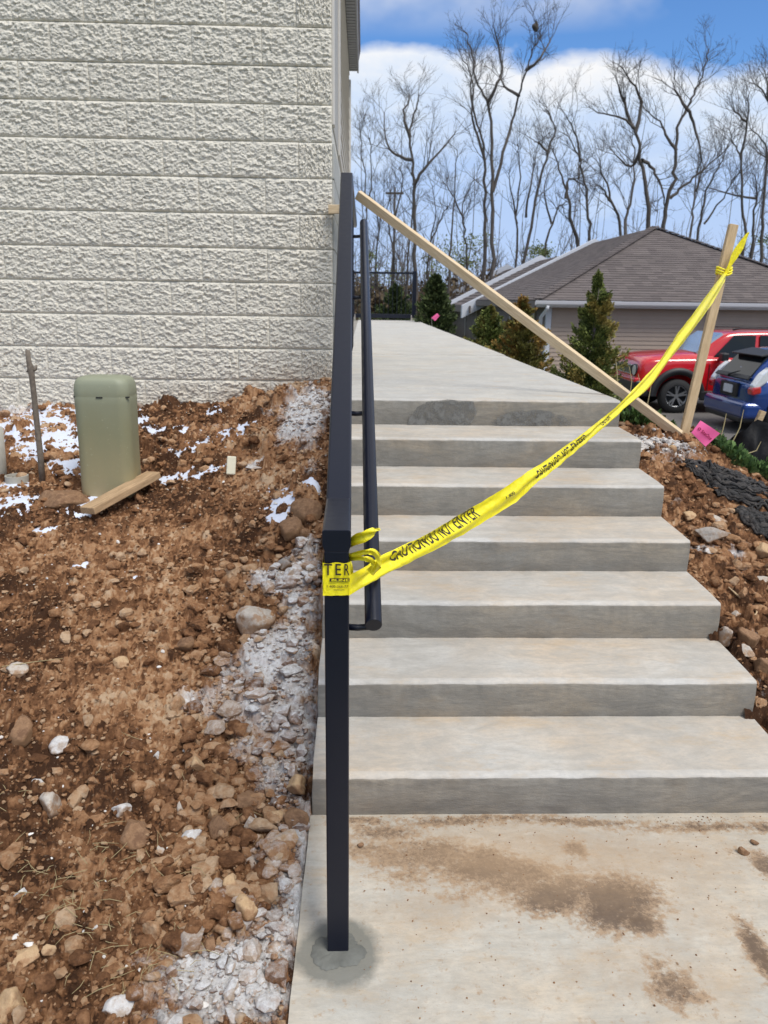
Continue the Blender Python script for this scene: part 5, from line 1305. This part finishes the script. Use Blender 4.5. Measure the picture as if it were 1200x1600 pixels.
# further units with white parapet rakes
for (ya, yb_, dzz, eave_px, ridge_px) in ((Yb, 39, -.0, (735, 471), (932, 372)), (39, 48, -.0, (699, 473), (847, 398)), (48, 58, 0, (675, 472), (795, 412))):
    e_ = P(*eave_px, 'y', ya); r_ = P(*ridge_px, 'y', ya)
    hh = .46
    mb = MB(); slope = (r_.z-e_.z)/(r_.x-e_.x); xr2 = 2*XA-e_.x
    ridge = Vector((XA, 0, e_.z+slope*(XA-e_.x)))
    poly = [(e_.x-.3, e_.z-hh-.3*slope), (ridge.x, ridge.z-hh), (xr2+.3, e_.z-hh-.3*slope), (xr2+.3, e_.z-.3*slope), (ridge.x, ridge.z), (e_.x-.3, e_.z-.3*slope)]
    mb.prism(poly, 'y', ya, ya+.35); o = mb.build('parapet', M['house_white'], hs); o.location = ho
    courses((e_.x, yb_, e_.z-.32), (e_.x, ya+.36, e_.z-.32), (XA, yb_, ridge.z-.34), (XA, ya+.36, ridge.z-.34), 16, 'rear_roof', .03)
    mb = MB(); mb.box(e_.x-.05+ho.x, e_.x+ho.x, ya-.2+ho.y, yb_+ho.y, e_.z-.42+ho.z, e_.z-.16+ho.z); mb.build('side_fascia', M['house_dark'], hs)
hbox('left_fascia', XE-.06, XE-.03, YE, Yb, ZE-.2, ZE-.01, 'house_dark'); hbox('left_soffit', XE-.03, wx+.01, YE+.06, Yb, ZE-.19, ZE-.16, 'house_dark')
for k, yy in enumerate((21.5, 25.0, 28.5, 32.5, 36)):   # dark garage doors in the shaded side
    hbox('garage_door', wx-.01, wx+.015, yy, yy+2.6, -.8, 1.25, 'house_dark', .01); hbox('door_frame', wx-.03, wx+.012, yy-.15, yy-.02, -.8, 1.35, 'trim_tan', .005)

# ------------------------------------------------------------------ cars
def loft(name, stations, mat, parent, sub=2, mirror=True):
    """stations: list of (x, [(y,z)...]) half sections from bottom centre up to top centre"""
    vs = []; n = len(stations[0][1]); full = 2*n-2
    for x, sec in stations:
        for y, z in sec: vs.append((x, y, z))
        for y, z in reversed(sec[1:-1]): vs.append((x, -y, z))
    fs = [(i*full+k, i*full+(k+1) % full, (i+1)*full+(k+1) % full, (i+1)*full+k) for i in range(len(stations)-1) for k in range(full)]
    fs += [tuple(range(full)), tuple(reversed([(len(stations)-1)*full+k for k in range(full)]))]
    mb = MB(); mb.add(vs, fs, 0, True); o = mb.build(name, M[mat], parent)
    m = o.modifiers.new('s', 'SUBSURF'); m.levels = sub; m.render_levels = sub
    return o
def cut(o, cutters):
    for cmb in cutters:
        c = cmb.build('cutter', None); c.data.transform(Matrix.Identity(4)); md = o.modifiers.new('b', 'BOOLEAN'); md.object = c; md.operation = 'DIFFERENCE'; md.solver = 'EXACT'
        c.parent = o.parent
    bpy.context.view_layer.update(); dg = bpy.context.evaluated_depsgraph_get(); me = bpy.data.meshes.new_from_object(o.evaluated_get(dg))
    for c in [m.object for m in o.modifiers if m.type == 'BOOLEAN']: bpy.data.objects.remove(c)
    o.modifiers.clear(); o.data = me
def wheel(parent, x, y, r, w, spokes=5):
    wh = bpy.data.objects.new('wheel', None); COL.objects.link(wh); wh.parent = parent; wh.location = (x, y, r)
    s = 1 if y > 0 else -1; n = 40; prof = [(r*.66, -w/2), (r*.93, -w/2), (r, -w*.32), (r, w*.32), (r*.93, w/2), (r*.66, w/2)]
    vs = [(a*math.cos(2*math.pi*k/n), b, a*math.sin(2*math.pi*k/n)) for a, b in prof for k in range(n)]
    fs = [(i*n+k, i*n+(k+1) % n, (i+1)*n+(k+1) % n, (i+1)*n+k) for i in range(5) for k in range(n)]
    MB().add(vs, fs, 0, True).build('tyre', M['tyre'], wh)
    MB().tube([(0, -w*.2*s, 0), (0, w*.1*s, 0)], r*.66, 32).build('wheel_well', M['car_black'], wh)
    mb = MB(); yy = s*(w*.5-.025)
    prof = [(r*.60, yy-.02*s), (r*.675, yy), (r*.675, yy-.05*s)]
    vs = [(a*math.cos(2*math.pi*k/n), b, a*math.sin(2*math.pi*k/n)) for a, b in prof for k in range(n)]
    mb.add(vs, [(i*n+k, i*n+(k+1) % n, (i+1)*n+(k+1) % n, (i+1)*n+k) for i in range(2) for k in range(n)], 0, True)
    for k in range(spokes):
        a = 2*math.pi*k/spokes+.3
        for da in (-.16, .16):
            mb.beam((r*.08*math.cos(a), yy-.03*s, r*.08*math.sin(a)), (r*.64*math.cos(a+da), yy-.012*s, r*.64*math.sin(a+da)), .028, .055, up=(0, 1, 0))
    mb.tube([(0, yy-.04*s, 0), (0, yy, 0)], r*.13, 16); mb.build('rim', M['alloy'], wh)
    return wh
def offs(poly, y): return [(x, y, z) for x, z in poly]
# local frame of a car: +x forward, +y its left; placed by the empty
# -- red boxy suv
suv = thing('red_suv', (P(1018, 560, 'y', 15.5).x-.22, 15.5+.9, -.62), math.pi, label='red boxy off road car parked nose left in front of the garage', cat='car')
# heading: rotated so that local +x points to world -x; local +y is world -y (towards us)
def sec_suv(w, zb, zbelt, ztop, crown=.03): return [(0, zb), (w*.80, zb), (w*.97, zb+.08), (w, (zb+zbelt)/2), (w*.985, zbelt-.04), (w*.93, zbelt+.0), (w*.80, ztop), (0, ztop+crown)]
st_ = [(0, .70, .42, .72, .76), (-.03, .80, .36, .93, .98), (-.10, .86, .33, 1.04, 1.10), (-.35, .90, .30, 1.08, 1.16), (-.9, .905, .28, 1.09, 1.20), (-1.2, .905, .28, 1.10, 1.22), (-2.2, .905, .28, 1.10, 1.16), (-3.2, .905, .28, 1.07, 1.11), (-4.0, .90, .32, 1.05, 1.10), (-4.2, .84, .40, .95, 1.02)]
b_ = loft('body', [(x, sec_suv(w, zb, zl_, zt_)) for x, w, zb, zl_, zt_ in st_], 'red_paint', suv, 2)
cuts = []
for wx_ in (-.82, -3.39):
    for s in (1, -1): mb = MB(); mb.tube([(wx_, s*.62, .345), (wx_, s*1.1, .345)], .44, 28); cuts.append(mb)
cut(b_, cuts)
cab = [(-1.05, .78, 1.03, 1.05, .70), (-1.18, .79, 1.03, 1.15, .70), (-1.75, .80, 1.02, 1.60, .66), (-1.95, .80, 1.02, 1.64, .66), (-3.0, .80, 1.02, 1.665, .66), (-3.9, .78, 1.02, 1.62, .64), (-4.12, .74, 1.02, 1.1, .70)]
cb = loft('cabin', [(x, [(0, zb), (w, zb), (w*.985, zb+.03), ((w+wt)/2+.01, (zb+zt_)/2), (wt, zt_-.035), (wt*.93, zt_), (0, zt_+.02)]) for x, w, zb, zt_, wt in cab], 'red_paint', suv, 2)
def quadpatch(name, pts, mat, parent, th=.01):
    mb = MB(); n = len(pts); c = sum((Vector(p) for p in pts), Vector())/n; a, b = Vector(pts[1])-Vector(pts[0]), Vector(pts[2])-Vector(pts[1]); nn = a.cross(b).normalized()
    mb.add([Vector(p)-nn*th/2 for p in pts]+[Vector(p)+nn*th/2 for p in pts], [tuple(range(n)), tuple(range(2*n-1, n-1, -1))]+[(i, (i+1) % n, (i+1) % n+n, i+n) for i in range(n)])
    return mb.build(name, M[mat], parent)
for s in (1, -1):
    quadpatch('side_window', [(-1.50, s*.795, 1.11), (-2.35, s*.805, 1.11), (-2.38, s*.705, 1.56), (-1.93, s*.705, 1.56)], 'car_glass', suv, .02)
    quadpatch('side_window', [(-2.45, s*.805, 1.11), (-3.3, s*.80, 1.11), (-3.25, s*.705, 1.565), (-2.47, s*.705, 1.565)], 'car_glass', suv, .02)
    quadpatch('side_window', [(-3.4, s*.79, 1.13), (-3.85, s*.775, 1.13), (-3.75, s*.70, 1.54), (-3.35, s*.705, 1.555)], 'car_glass', suv, .02)
    mb = MB(); mb.tube([(-1.62, s*.86, 1.10), (-1.62, s*.97, 1.13)], .03, 8); mi_ = mb.build('mirror', M['car_black'], suv)
    mb = MB(); mb.box(-1.70, -1.56, s*.93 if s > 0 else -1.12, s*1.12 if s > 0 else -.93, 1.07, 1.23); mb.build('mirror_shell', M['car_black'], suv, bevel=.03, seg=3)
    mb = MB(); mb.tube([(-1.95, s*.58, 1.665), (-2.1, s*.58, 1.70), (-3.7, s*.58, 1.70), (-3.85, s*.58, 1.66)], .018, 8); mb.build('roof_rail', M['car_black'], suv)
    for wx_ in (-.82, -3.39):   # black arch cladding
        mb = MB(); n = 20; pr = []
        vs = []
        for k in range(n+1):
            a = math.pi*k/n
            for rr_, yy in ((.43, .890), (.435, .930), (.56, .926), (.575, .89)): vs.append((wx_+rr_*math.cos(a), s*yy, .345+rr_*math.sin(a)))
        mb.add(vs, [(k*4+j, (k+1)*4+j, (k+1)*4+j+1, k*4+j+1) for k in range(n) for j in range(3)], 0, True); mb.build('arch_cladding', M['car_black'], suv)
        wheel(suv, wx_, s*.80, .345, .22)
    mb = MB(); mb.box(-3.0, -1.28, min(s*.88, s*.93), max(s*.88, s*.93), .27, .46); mb.build('sill', M['car_black'], suv, bevel=.02)
    mb = MB(); mb.box(-2.05, -1.87, min(s*.905, s*.93), max(s*.905, s*.93), .92, .95); mb.build('door_handle', M['car_black'], suv, bevel=.01)
    for xx in (-1.42, -2.42): mb = MB(); mb.box(xx-.006, xx+.006, min(s*.9, s*.9085), max(s*.9, s*.9085), .45, 1.0); mb.build('door_gap', M['car_black'], suv)
    # round headlamps
    mb = MB(); mb.tube([(-.06, s*.60, .84), (.012, s*.60, .84)], .105, 26); hl = mb.build('headlight', M['lamp_clear'], suv, bevel=.01)
    mb = MB(); mb.tube([(-.06, s*.60, .84), (.006, s*.60, .84)], .125, 26); mb.build('headlight_ring', M['car_black'], suv)
quadpatch('windshield', [(-1.22, .66, 1.20), (-1.22, -.66, 1.20), (-1.74, -.60, 1.585), (-1.74, .60, 1.585)], 'windshield_glass', suv, .05)
mb = MB(); mb.box(-.05, .004, -.46, .46, .74, .94); gr_ = mb.build('grille_panel', M['car_black'], suv, bevel=.02)
for k in range(7):
    yy = -.36+k*.12; mb = MB(); mb.box(-.02, .018, yy-.050, yy-.030, .76, .93); mb.box(-.02, .018, yy+.030, yy+.050, .76, .93); mb.box(-.02, .018, yy-.05, yy+.05, .925, .94); mb.box(-.02, .018, yy-.05, yy+.05, .75, .765); mb.build('grille_slot', M['chrome'], suv, bevel=.004)
mb = MB(); mb.box(-.30, .05, -.84, .84, .32, .66); mb.build('front_bumper', M['car_black'], suv, bevel=.06, seg=4)
mb = MB(); mb.box(-.2, .056, -.82, .82, .60, .70); mb.build('bumper_top', M['red_paint'], suv, bevel=.03, seg=3)

# -- blue hatchback, rear towards us on the left
hx = P(1178, 600, 'y', 12.8).x
hb_ = thing('blue_hatchback', (hx, 12.8+.85, -.62), 0, label='blue hatchback parked tail left at the right edge, its rear hatch towards the stairs', cat='car')
# local: rear at x=0, car extends +x
sts = [(0, .70, .38, .60, .78, .80), (.05, .78, .30, .66, .86, .90), (.25, .84, .22, .70, .95, 1.0), (.8, .85, .20, .74, .97, 1.02), (1.6, .85, .18, .74, .95, 1.0), (2.6, .85, .18, .72, .92, .97), (3.4, .84, .20, .70, .84, .88), (3.85, .76, .26, .60, .70, .74), (3.98, .62, .34, .52, .60, .62)]
bb = loft('body', [(x, [(0, zb), (w*.82, zb), (w*.97, zb+.06), (w, zm), (w*.98, zm+.1), (w*.93, zl_), (w*.80, zt_), (0, zt_+.02)]) for x, w, zb, zm, zl_, zt_ in sts], 'blue_paint', hb_, 2)
cuts = []
for wx_ in (.62, 3.17):
    for s in (1, -1): mb = MB(); mb.tube([(wx_, s*.60, .31), (wx_, s*1.05, .31)], .365, 26); cuts.append(mb)
cut(bb, cuts)
cab = [(.03, .66, .85, .90, .60), (.12, .70, .85, 1.05, .60), (.42, .74, .85, 1.38, .56), (.7, .76, .85, 1.44, .56), (1.5, .77, .85, 1.47, .58), (2.3, .76, .85, 1.38, .57), (3.0, .70, .85, 1.0, .60), (3.15, .68, .85, .92, .62)]
loft('cabin', [(x, [(0, zb), (w, zb), (w*.985, zb+.03), ((w+wt)/2+.01, (zb+zt_)/2), (wt, zt_-.035), (wt*.93, zt_), (0, zt_+.02)]) for x, w, zb, zt_, wt in cab], 'blue_paint', hb_, 2)
quadpatch('rear_window', [(.085, .57, .97), (.085, -.57, .97), (.36, -.51, 1.30), (.36, .51, 1.30)], 'car_glass', hb_, .05)
quadpatch('rear_panel', [(.0, .62, .93), (.0, -.62, .93), (.05, -.60, .985), (.05, .60, .985)], 'car_black', hb_, .03)
mb = MB(); mb.prism([(.20, 1.33), (.23, 1.30), (.60, 1.36), (.60, 1.42)], 'y', -.54, .54); mb.build('spoiler', M['car_black'], hb_, bevel=.012)
mb = MB(); mb.box(-.055, -.02, -.20, .12, .66, .80); mb.build('number_plate', M['plate'], hb_, bevel=.004)
mb = MB(); mb.box(-.035, .05, -.34, .30, .60, .845); mb.build('plate_recess', M['car_black'], hb_, bevel=.02)
mb = MB(); mb.tube([(-.03, -.40, .855), (-.03, .40, .855)], .012, 8); mb.build('chrome_strip', M['blue_paint'], hb_)
mb = MB(); mb.tube([(-.005, .08, .93), (-.02, .05, .97), (.03, -.25, 1.05)], [.022, .018, .008], 8); mb.build('rear_wiper', M['car_black'], hb_)
mb = MB(); mb.box(-.10, .35, -.80, .80, .27, .56); mb.build('rear_bumper', M['blue_paint'], hb_, bevel=.08, seg=4)
mb = MB(); mb.box(-.085, .3, -.70, .70, .20, .30); mb.build('bumper_skirt', M['car_black'], hb_, bevel=.03)
for s in (1, -1):
    mb = MB(); mb.prism([(.03, .74), (.0, .84), (.12, 1.04), (.26, 1.16), (.30, 1.10), (.26, .92)], 'y', min(s*.68, s*.835), max(s*.68, s*.835)); mb.build('tail_light', M['lamp_clear'], hb_, bevel=.03, seg=3)
    mb = MB(); mb.prism([(.0, .68), (-.02, .76), (.0, .82), (.14, .84), (.16, .72)], 'y', min(s*.67, s*.85), max(s*.67, s*.85)); mb.build('tail_lens', M['tail_red'], hb_, bevel=.03, seg=3)
    quadpatch('side_window', [(.55, s*.755, 1.0), (1.5, s*.765, .99), (1.5, s*.62, 1.40), (.75, s*.61, 1.37)], 'car_glass', hb_, .02)
    quadpatch('side_window', [(1.58, s*.765, .99), (2.6, s*.75, .97), (2.2, s*.63, 1.34), (1.58, s*.62, 1.40)], 'car_glass', hb_, .02)
    for wx_ in (.62, 3.17): wheel(hb_, wx_, s*.75, .31, .2, 7)
    for xx in (1.54,): mb = MB(); mb.box(xx-.005, xx+.005, min(s*.84, s*.853), max(s*.84, s*.853), .4, .95); mb.build('door_gap', M['car_black'], hb_)

# ------------------------------------------------------------------ bare trees behind
class TreeMesh:
    def __init__(s): s.V = []; s.F = []; s.n = 0
    def tube(s, pts, rad, n):
        P_ = np.array([p[:] for p in pts]); m = len(P_); T_ = np.gradient(P_, axis=0); T_ /= np.linalg.norm(T_, axis=1)[:, None]+1e-9
        ref = np.array([.3, .9, .2]); U = np.cross(T_, ref); U /= np.linalg.norm(U, axis=1)[:, None]+1e-9; Wv = np.cross(T_, U)
        a = np.arange(n)*2*math.pi/n; r_ = np.asarray(rad)[:, None, None]
        ring = P_[:, None]+r_*(U[:, None]*np.cos(a)[None, :, None]+Wv[:, None]*np.sin(a)[None, :, None]); s.V.append(ring.reshape(-1, 3))
        i = np.arange(m-1)[:, None]*n; k = np.arange(n)[None]; k2 = (k+1) % n
        s.F.append((np.stack([i+k, i+k2, i+n+k2, i+n+k], -1)).reshape(-1, 4)+s.n); s.n += m*n
    def build(s, name, mat, parent, o):
        if not s.V: return None
        return link_mesh(name, np_mesh(name, np.concatenate(s.V)-np.array(o[:]), np.concatenate(s.F), True), mat, parent)
def grow(tm, p, d, L, r, level, rr, segs=5):
    pts = [p]; q = p.copy(); dd = d.normalized()
    for i in range(segs):
        dd = (dd+Vector((rr.gauss(0, .17), rr.gauss(0, .17), rr.gauss(.07, .13)))).normalized(); q = q+dd*(L/segs); pts.append(q.copy())
    rad = [r*(1-.8*i/segs)+.003 for i in range(segs+1)]
    tm.tube(pts, rad, 3 if level < 2 else 4)
    if level > 0:
        nb = 6 if level == 2 else 5
        for k in range(nb):
            t = rr.uniform(.2, 1); i = min(int(t*segs), segs-1); bp = pts[i].lerp(pts[i+1], t*segs-i); td = (pts[i+1]-pts[i]).normalized()
            ax = Vector((rr.gauss(0, 1), rr.gauss(0, 1), rr.gauss(0, .5))); ax = (ax-td*ax.dot(td)).normalized()
            nd = (td*rr.uniform(.5, .9)+ax*rr.uniform(.5, .9)+Vector((0, 0, .18))).normalized()
            grow(tm, bp, nd, L*rr.uniform(.38, .62)*(1.1-t*.4), r*.50*(1-.5*t), level-1, rr, 3 if level == 1 else 4)
def tree(limbs, depth, label, w0, seed, mat='bark', twigs=1.0, cat='tree'):
    """limbs: polylines in picture points, first is the main trunk from its foot up; they get their own depths around depth"""
    rr = random.Random(seed); b = P(*limbs[0][0], 'y', depth); foot = Vector((b.x, depth, -.8 if b.x > 3 else .2))
    tr = thing('bare_tree', foot, label=label, cat='tree', group='bare trees at the edge of the woods')
    tk = TreeMesh(); br = TreeMesh(); k = depth/F_PX
    for li, poly in enumerate(limbs):
        sw = [rr.uniform(-.6, .6) for _ in poly]; y = depth; pts = []
        for i, (px, py) in enumerate(poly):
            y = depth+(0 if li == 0 else (i/len(poly))*rr.uniform(-1.5, 1.5)); pts.append(P(px, py, 'y', y))
        if li == 0 or poly[0][1] > 380: pts = [Vector((pts[0].x, depth, foot.z))]+pts
        rows3 = [r_[0] for r_ in spline_rows([[p] for p in pts], 4)]
        for i in range(1, len(rows3)-1): rows3[i] = rows3[i]+Vector((rr.gauss(0, .04), rr.gauss(0, .04), 0))
        r0 = w0/2*k*.80*(1 if li == 0 else .72); n = len(rows3); rad = [max(.02, r0*(1-.85*(i/n)**.9)) for i in range(n)]
        tk.tube(rows3, rad, 7)
        total = sum((rows3[i+1]-rows3[i]).length for i in range(n-1)); nb = int((8+total*.85)*twigs)
        for j in range(nb):
            t = 1-rr.random()**1.5*.72; i = min(int(t*(n-1)), n-2); bp = rows3[i].lerp(rows3[i+1], rr.random()); td = (rows3[i+1]-rows3[i]).normalized()
            ax = Vector((rr.gauss(0, 1), rr.gauss(0, .8), rr.gauss(0, .3))); ax = (ax-td*ax.dot(td)).normalized()
            nd = (td*rr.uniform(.4, 1.0)+ax*rr.uniform(.5, .8)+Vector((0, 0, .25))).normalized()
            grow(br, bp, nd, rr.uniform(.9, 2.4)*(1.25-.5*t)*depth/42, rad[i]*.22+.004, 2 if rr.random() < .5 else 1, rr)
    tk.build('trunk', M[mat], tr, foot); br.build('crown', M[mat], tr, foot); return tr
tree([[(648, 500), (649, 400), (648, 340), (646, 270), (641, 215), (650, 170), (655, 150)], [(645, 250), (625, 245), (605, 225), (600, 175)], [(646, 290), (660, 265), (690, 235), (712, 205)], [(641, 215), (632, 180), (640, 150)], [(636, 470), (640, 380), (647, 300)]], 44, 'dark double trunked bare tree rising behind the far railing', 10, 1)
tree([[(769, 430), (769, 330), (768, 224), (762, 165), (746, 133), (737, 87), (728, 50)], [(770, 300), (788, 238), (800, 190), (811, 150), (822, 110), (832, 80), (838, 30)], [(762, 160), (777, 130), (783, 112), (779, 70), (770, 40)], [(811, 150), (790, 135), (780, 120)], [(822, 110), (845, 90), (860, 60)]], 42, 'tallest forked bare tree left of the garage roof, with a twig nest near its top', 9, 2)
tree([[(756, 430), (757, 340), (757, 266), (752, 215), (741, 172), (735, 120), (722, 90)], [(757, 250), (742, 200), (735, 150), (742, 90)]], 45, 'slimmer bare tree standing close beside the tallest forked one', 8, 3)
tree([[(575, 460), (572, 380), (571, 300), (567, 250), (563, 205)], [(572, 330), (580, 280), (577, 215)]], 40, 'thin bare tree between the railing and the slanting pole', 5, 4)
tree([[(612, 480), (614, 400), (617, 340), (628, 290), (624, 260)], [(615, 400), (605, 340), (612, 290)]], 47, 'thin bare tree left of the dark double trunked one', 7, 5)
tree([[(703, 430), (705, 370), (710, 290), (714, 232)]], 43, 'slender bare tree with a broken top, right of the slanting pole', 6, 6, twigs=.5)
tree([[(729, 430), (727, 370), (722, 330), (735, 290), (745, 280)], [(724, 340), (705, 300), (690, 285)]], 48, 'small crooked bare tree with low arching boughs', 5, 7)
tree([[(807, 415), (808, 340), (813, 260), (808, 225)], [(808, 350), (800, 300), (795, 270)]], 45, 'straight thin bare tree at the left end of the garage roof', 6, 8)
tree([[(820, 410), (832, 340), (843, 283), (855, 240), (867, 205), (858, 180), (853, 165)], [(822, 340), (830, 280), (838, 240)], [(855, 240), (845, 225), (835, 222)]], 43, 'curving bare tree leaning right over the garage roof', 7, 9)
tree([[(900, 390), (892, 340), (887, 307), (874, 265), (863, 232)], [(884, 310), (890, 280), (912, 290)]], 46, 'short stout bare tree with a broken leader', 9, 10)
tree([[(920, 385), (918, 330), (915, 285), (905, 250), (893, 222), (880, 208)], [(907, 253), (900, 213), (885, 180)]], 44, 'bare tree with a long bend above the garage ridge', 7, 11)
tree([[(970, 370), (958, 320), (947, 287), (938, 262), (938, 245)], [(955, 315), (945, 300), (937, 290)]], 45, 'small bare tree leaning left before the roof peak', 7, 12)
tree([[(977, 365), (983, 320), (990, 283), (991, 240), (985, 215)]], 43, 'pale barked slim tree at the roof peak', 7, 13, mat='bark_light')
tree([[(1013, 370), (1010, 300), (1003, 250), (993, 207), (978, 188), (955, 180), (933, 176)], [(993, 207), (1002, 167), (995, 140), (982, 122), (967, 102)], [(1003, 250), (1020, 265), (1035, 300), (1040, 330)], [(990, 200), (975, 160), (965, 130)], [(1000, 235), (985, 260), (960, 240)]], 40, 'broad crowned bare tree spreading above the roof peak', 10, 14)
tree([[(1033, 375), (1042, 320), (1053, 280), (1056, 240), (1060, 200), (1073, 170), (1083, 148), (1093, 127), (1102, 100), (1107, 77)], [(1057, 235), (1040, 210), (1030, 190), (1010, 172)], [(1073, 170), (1060, 150), (1052, 132)], [(1073, 170), (1085, 200), (1093, 240), (1090, 275)], [(1047, 310), (1070, 290), (1100, 265), (1140, 228)]], 41, 'strong forked bare tree right of the roof peak', 9, 15)
tree([[(1078, 375), (1083, 320), (1088, 280), (1093, 245)], [(1087, 300), (1100, 260)]], 46, 'pale thin tree between the forked tree and the stake', 6, 16, mat='bark_light')
tree([[(1090, 380), (1098, 320), (1112, 280), (1128, 250), (1137, 225)], [(1100, 350), (1130, 310), (1148, 275)]], 43, 'bare tree leaning right just left of the stake', 6, 17)
tree([[(1163, 390), (1160, 320), (1157, 250), (1147, 225), (1140, 203)], [(1158, 250), (1167, 190), (1169, 148)], [(1167, 190), (1145, 170)]], 42, 'bare tree behind the leaning stake', 7, 18)
tree([[(1175, 395), (1178, 340), (1182, 300), (1176, 270)], [(1180, 310), (1150, 305), (1103, 292)]], 46, 'bare tree with a long low bough reaching left behind the stake', 7, 19)
tree([[(1190, 400), (1194, 320), (1198, 250), (1195, 225), (1172, 200)], [(1198, 250), (1210, 180), (1190, 140), (1178, 130)], [(1205, 200), (1200, 140), (1195, 110)]], 40, 'tall bare tree at the right edge of the picture', 8, 20)
tree([[(850, 400), (862, 350), (875, 320), (883, 335)], [(862, 350), (850, 300), (858, 270)]], 49, 'low tangled bare tree just above the garage eave', 6, 21)
tree([[(668, 440), (672, 380), (680, 330), (676, 290)], [(672, 380), (690, 340), (700, 322)]], 50, 'thin distant bare tree crossing behind the slanting pole', 5, 22)
tree([[(590, 470), (588, 400), (592, 350), (585, 300)], [(589, 390), (598, 330), (600, 280)]], 50, 'thin distant bare tree just right of the round handrail', 5, 23)
tree([[(1240, 400), (1236, 330), (1228, 270), (1215, 230)], [(1230, 280), (1205, 250), (1185, 240)]], 44, 'bare tree whose boughs enter from the right edge', 8, 24)
nest = P(836, 42, 'y', 42.3); V, F = ICO[2]; o = link_mesh('leaf_nest', np_mesh('leaf_nest', rockV(V, 3, .3)*.26, F), M['bark']); o.location = nest; tag(o, 'dark round leaf nest high in the tallest bare tree', 'nest')
# utility pole with cross arm
pp = P(617, 302, 'y', 70); up_ = thing('utility_pole', (pp.x, 70, 0), label='distant utility pole with a cross arm among the thin trees', cat='utility pole')
MB().tube([(0, 0, 0), (0, 0, pp.z+.5)], [.11, .08], 8).build('pole', M['bark'], up_); MB().box(-.8, .75, -.06, .06, pp.z-.08, pp.z+.08).build('cross_arm', M['bark'], up_)
# undergrowth of the woods
tm = TreeMesh(); rr = random.Random(77)
for k in range(420):
    y = rr.uniform(46, 75); px = rr.uniform(500, 1290); p = P(px, 470, 'y', y); h = rr.uniform(2, 6) if rr.random() < .85 else rr.uniform(6, 11)
    base = Vector((p.x, y, 0)); dd = Vector((rr.gauss(0, .10), 0, 1)); pts = [base+dd*(h*i/5)+Vector((rr.gauss(0, .1), rr.gauss(0, .1), 0)) for i in range(6)]
    tm.tube(pts, [.04*(1-.8*i/5)+.008 for i in range(6)], 3)
    for _ in range(4): i = rr.randint(1, 4); grow(tm, pts[i], Vector((rr.gauss(0, 1), rr.gauss(0, 1), 1)), rr.uniform(.8, 2.2), .022, 1, rr, 3)
tag(tm.build('undergrowth', M['bark_light'], None, Vector((0, 0, 0))), 'tangle of thin bare saplings along the woods', 'woods', kind='stuff')
def hedge(r, N):
    px = r.uniform(545, 1250, N); y = r.uniform(44, 62, N); x = (px-569)/F_PX*y; z = r.random(N)**1.6*2.6*(.5+fbm(x*.35, y*.1, 5, 3)); return np.stack([x, y, z+.1], -1), np.stack([r.normal(size=N), r.normal(size=N), np.full(N, .5)], -1)
tag(leafy('brush', 'brush_brown', (0, 0, 0), 24000, hedge, .30, 31), 'brown brush at the foot of the woods', 'brush', kind='stuff')
def buds(r, N):
    C_ = np.array([(700, 395, 26), (730, 410, 20), (690, 420, 24), (838, 392, 14), (1198, 375, 16), (600, 430, 30), (575, 400, 10), (740, 380, 20), (850, 395, 10)]); k = r.integers(0, len(C_), N)
    px = C_[k, 0]+r.normal(size=N)*C_[k, 2]*.7; py = C_[k, 1]+r.normal(size=N)*C_[k, 2]*.45; y = r.uniform(46, 54, N)
    pos = np.array([P(a, b, 'y', c)[:] for a, b, c in zip(px, py, y)]); return pos, r.normal(size=(N, 3))
tag(leafy('young_leaves', 'bud_leaf', (0, 0, 0), 2600, buds, .14, 33), 'sparse fresh green leaves in the woods', 'leaves', kind='stuff')

cam.data.dof.use_dof = True
print('blocks', cnt, 'objects', len(bpy.data.objects))
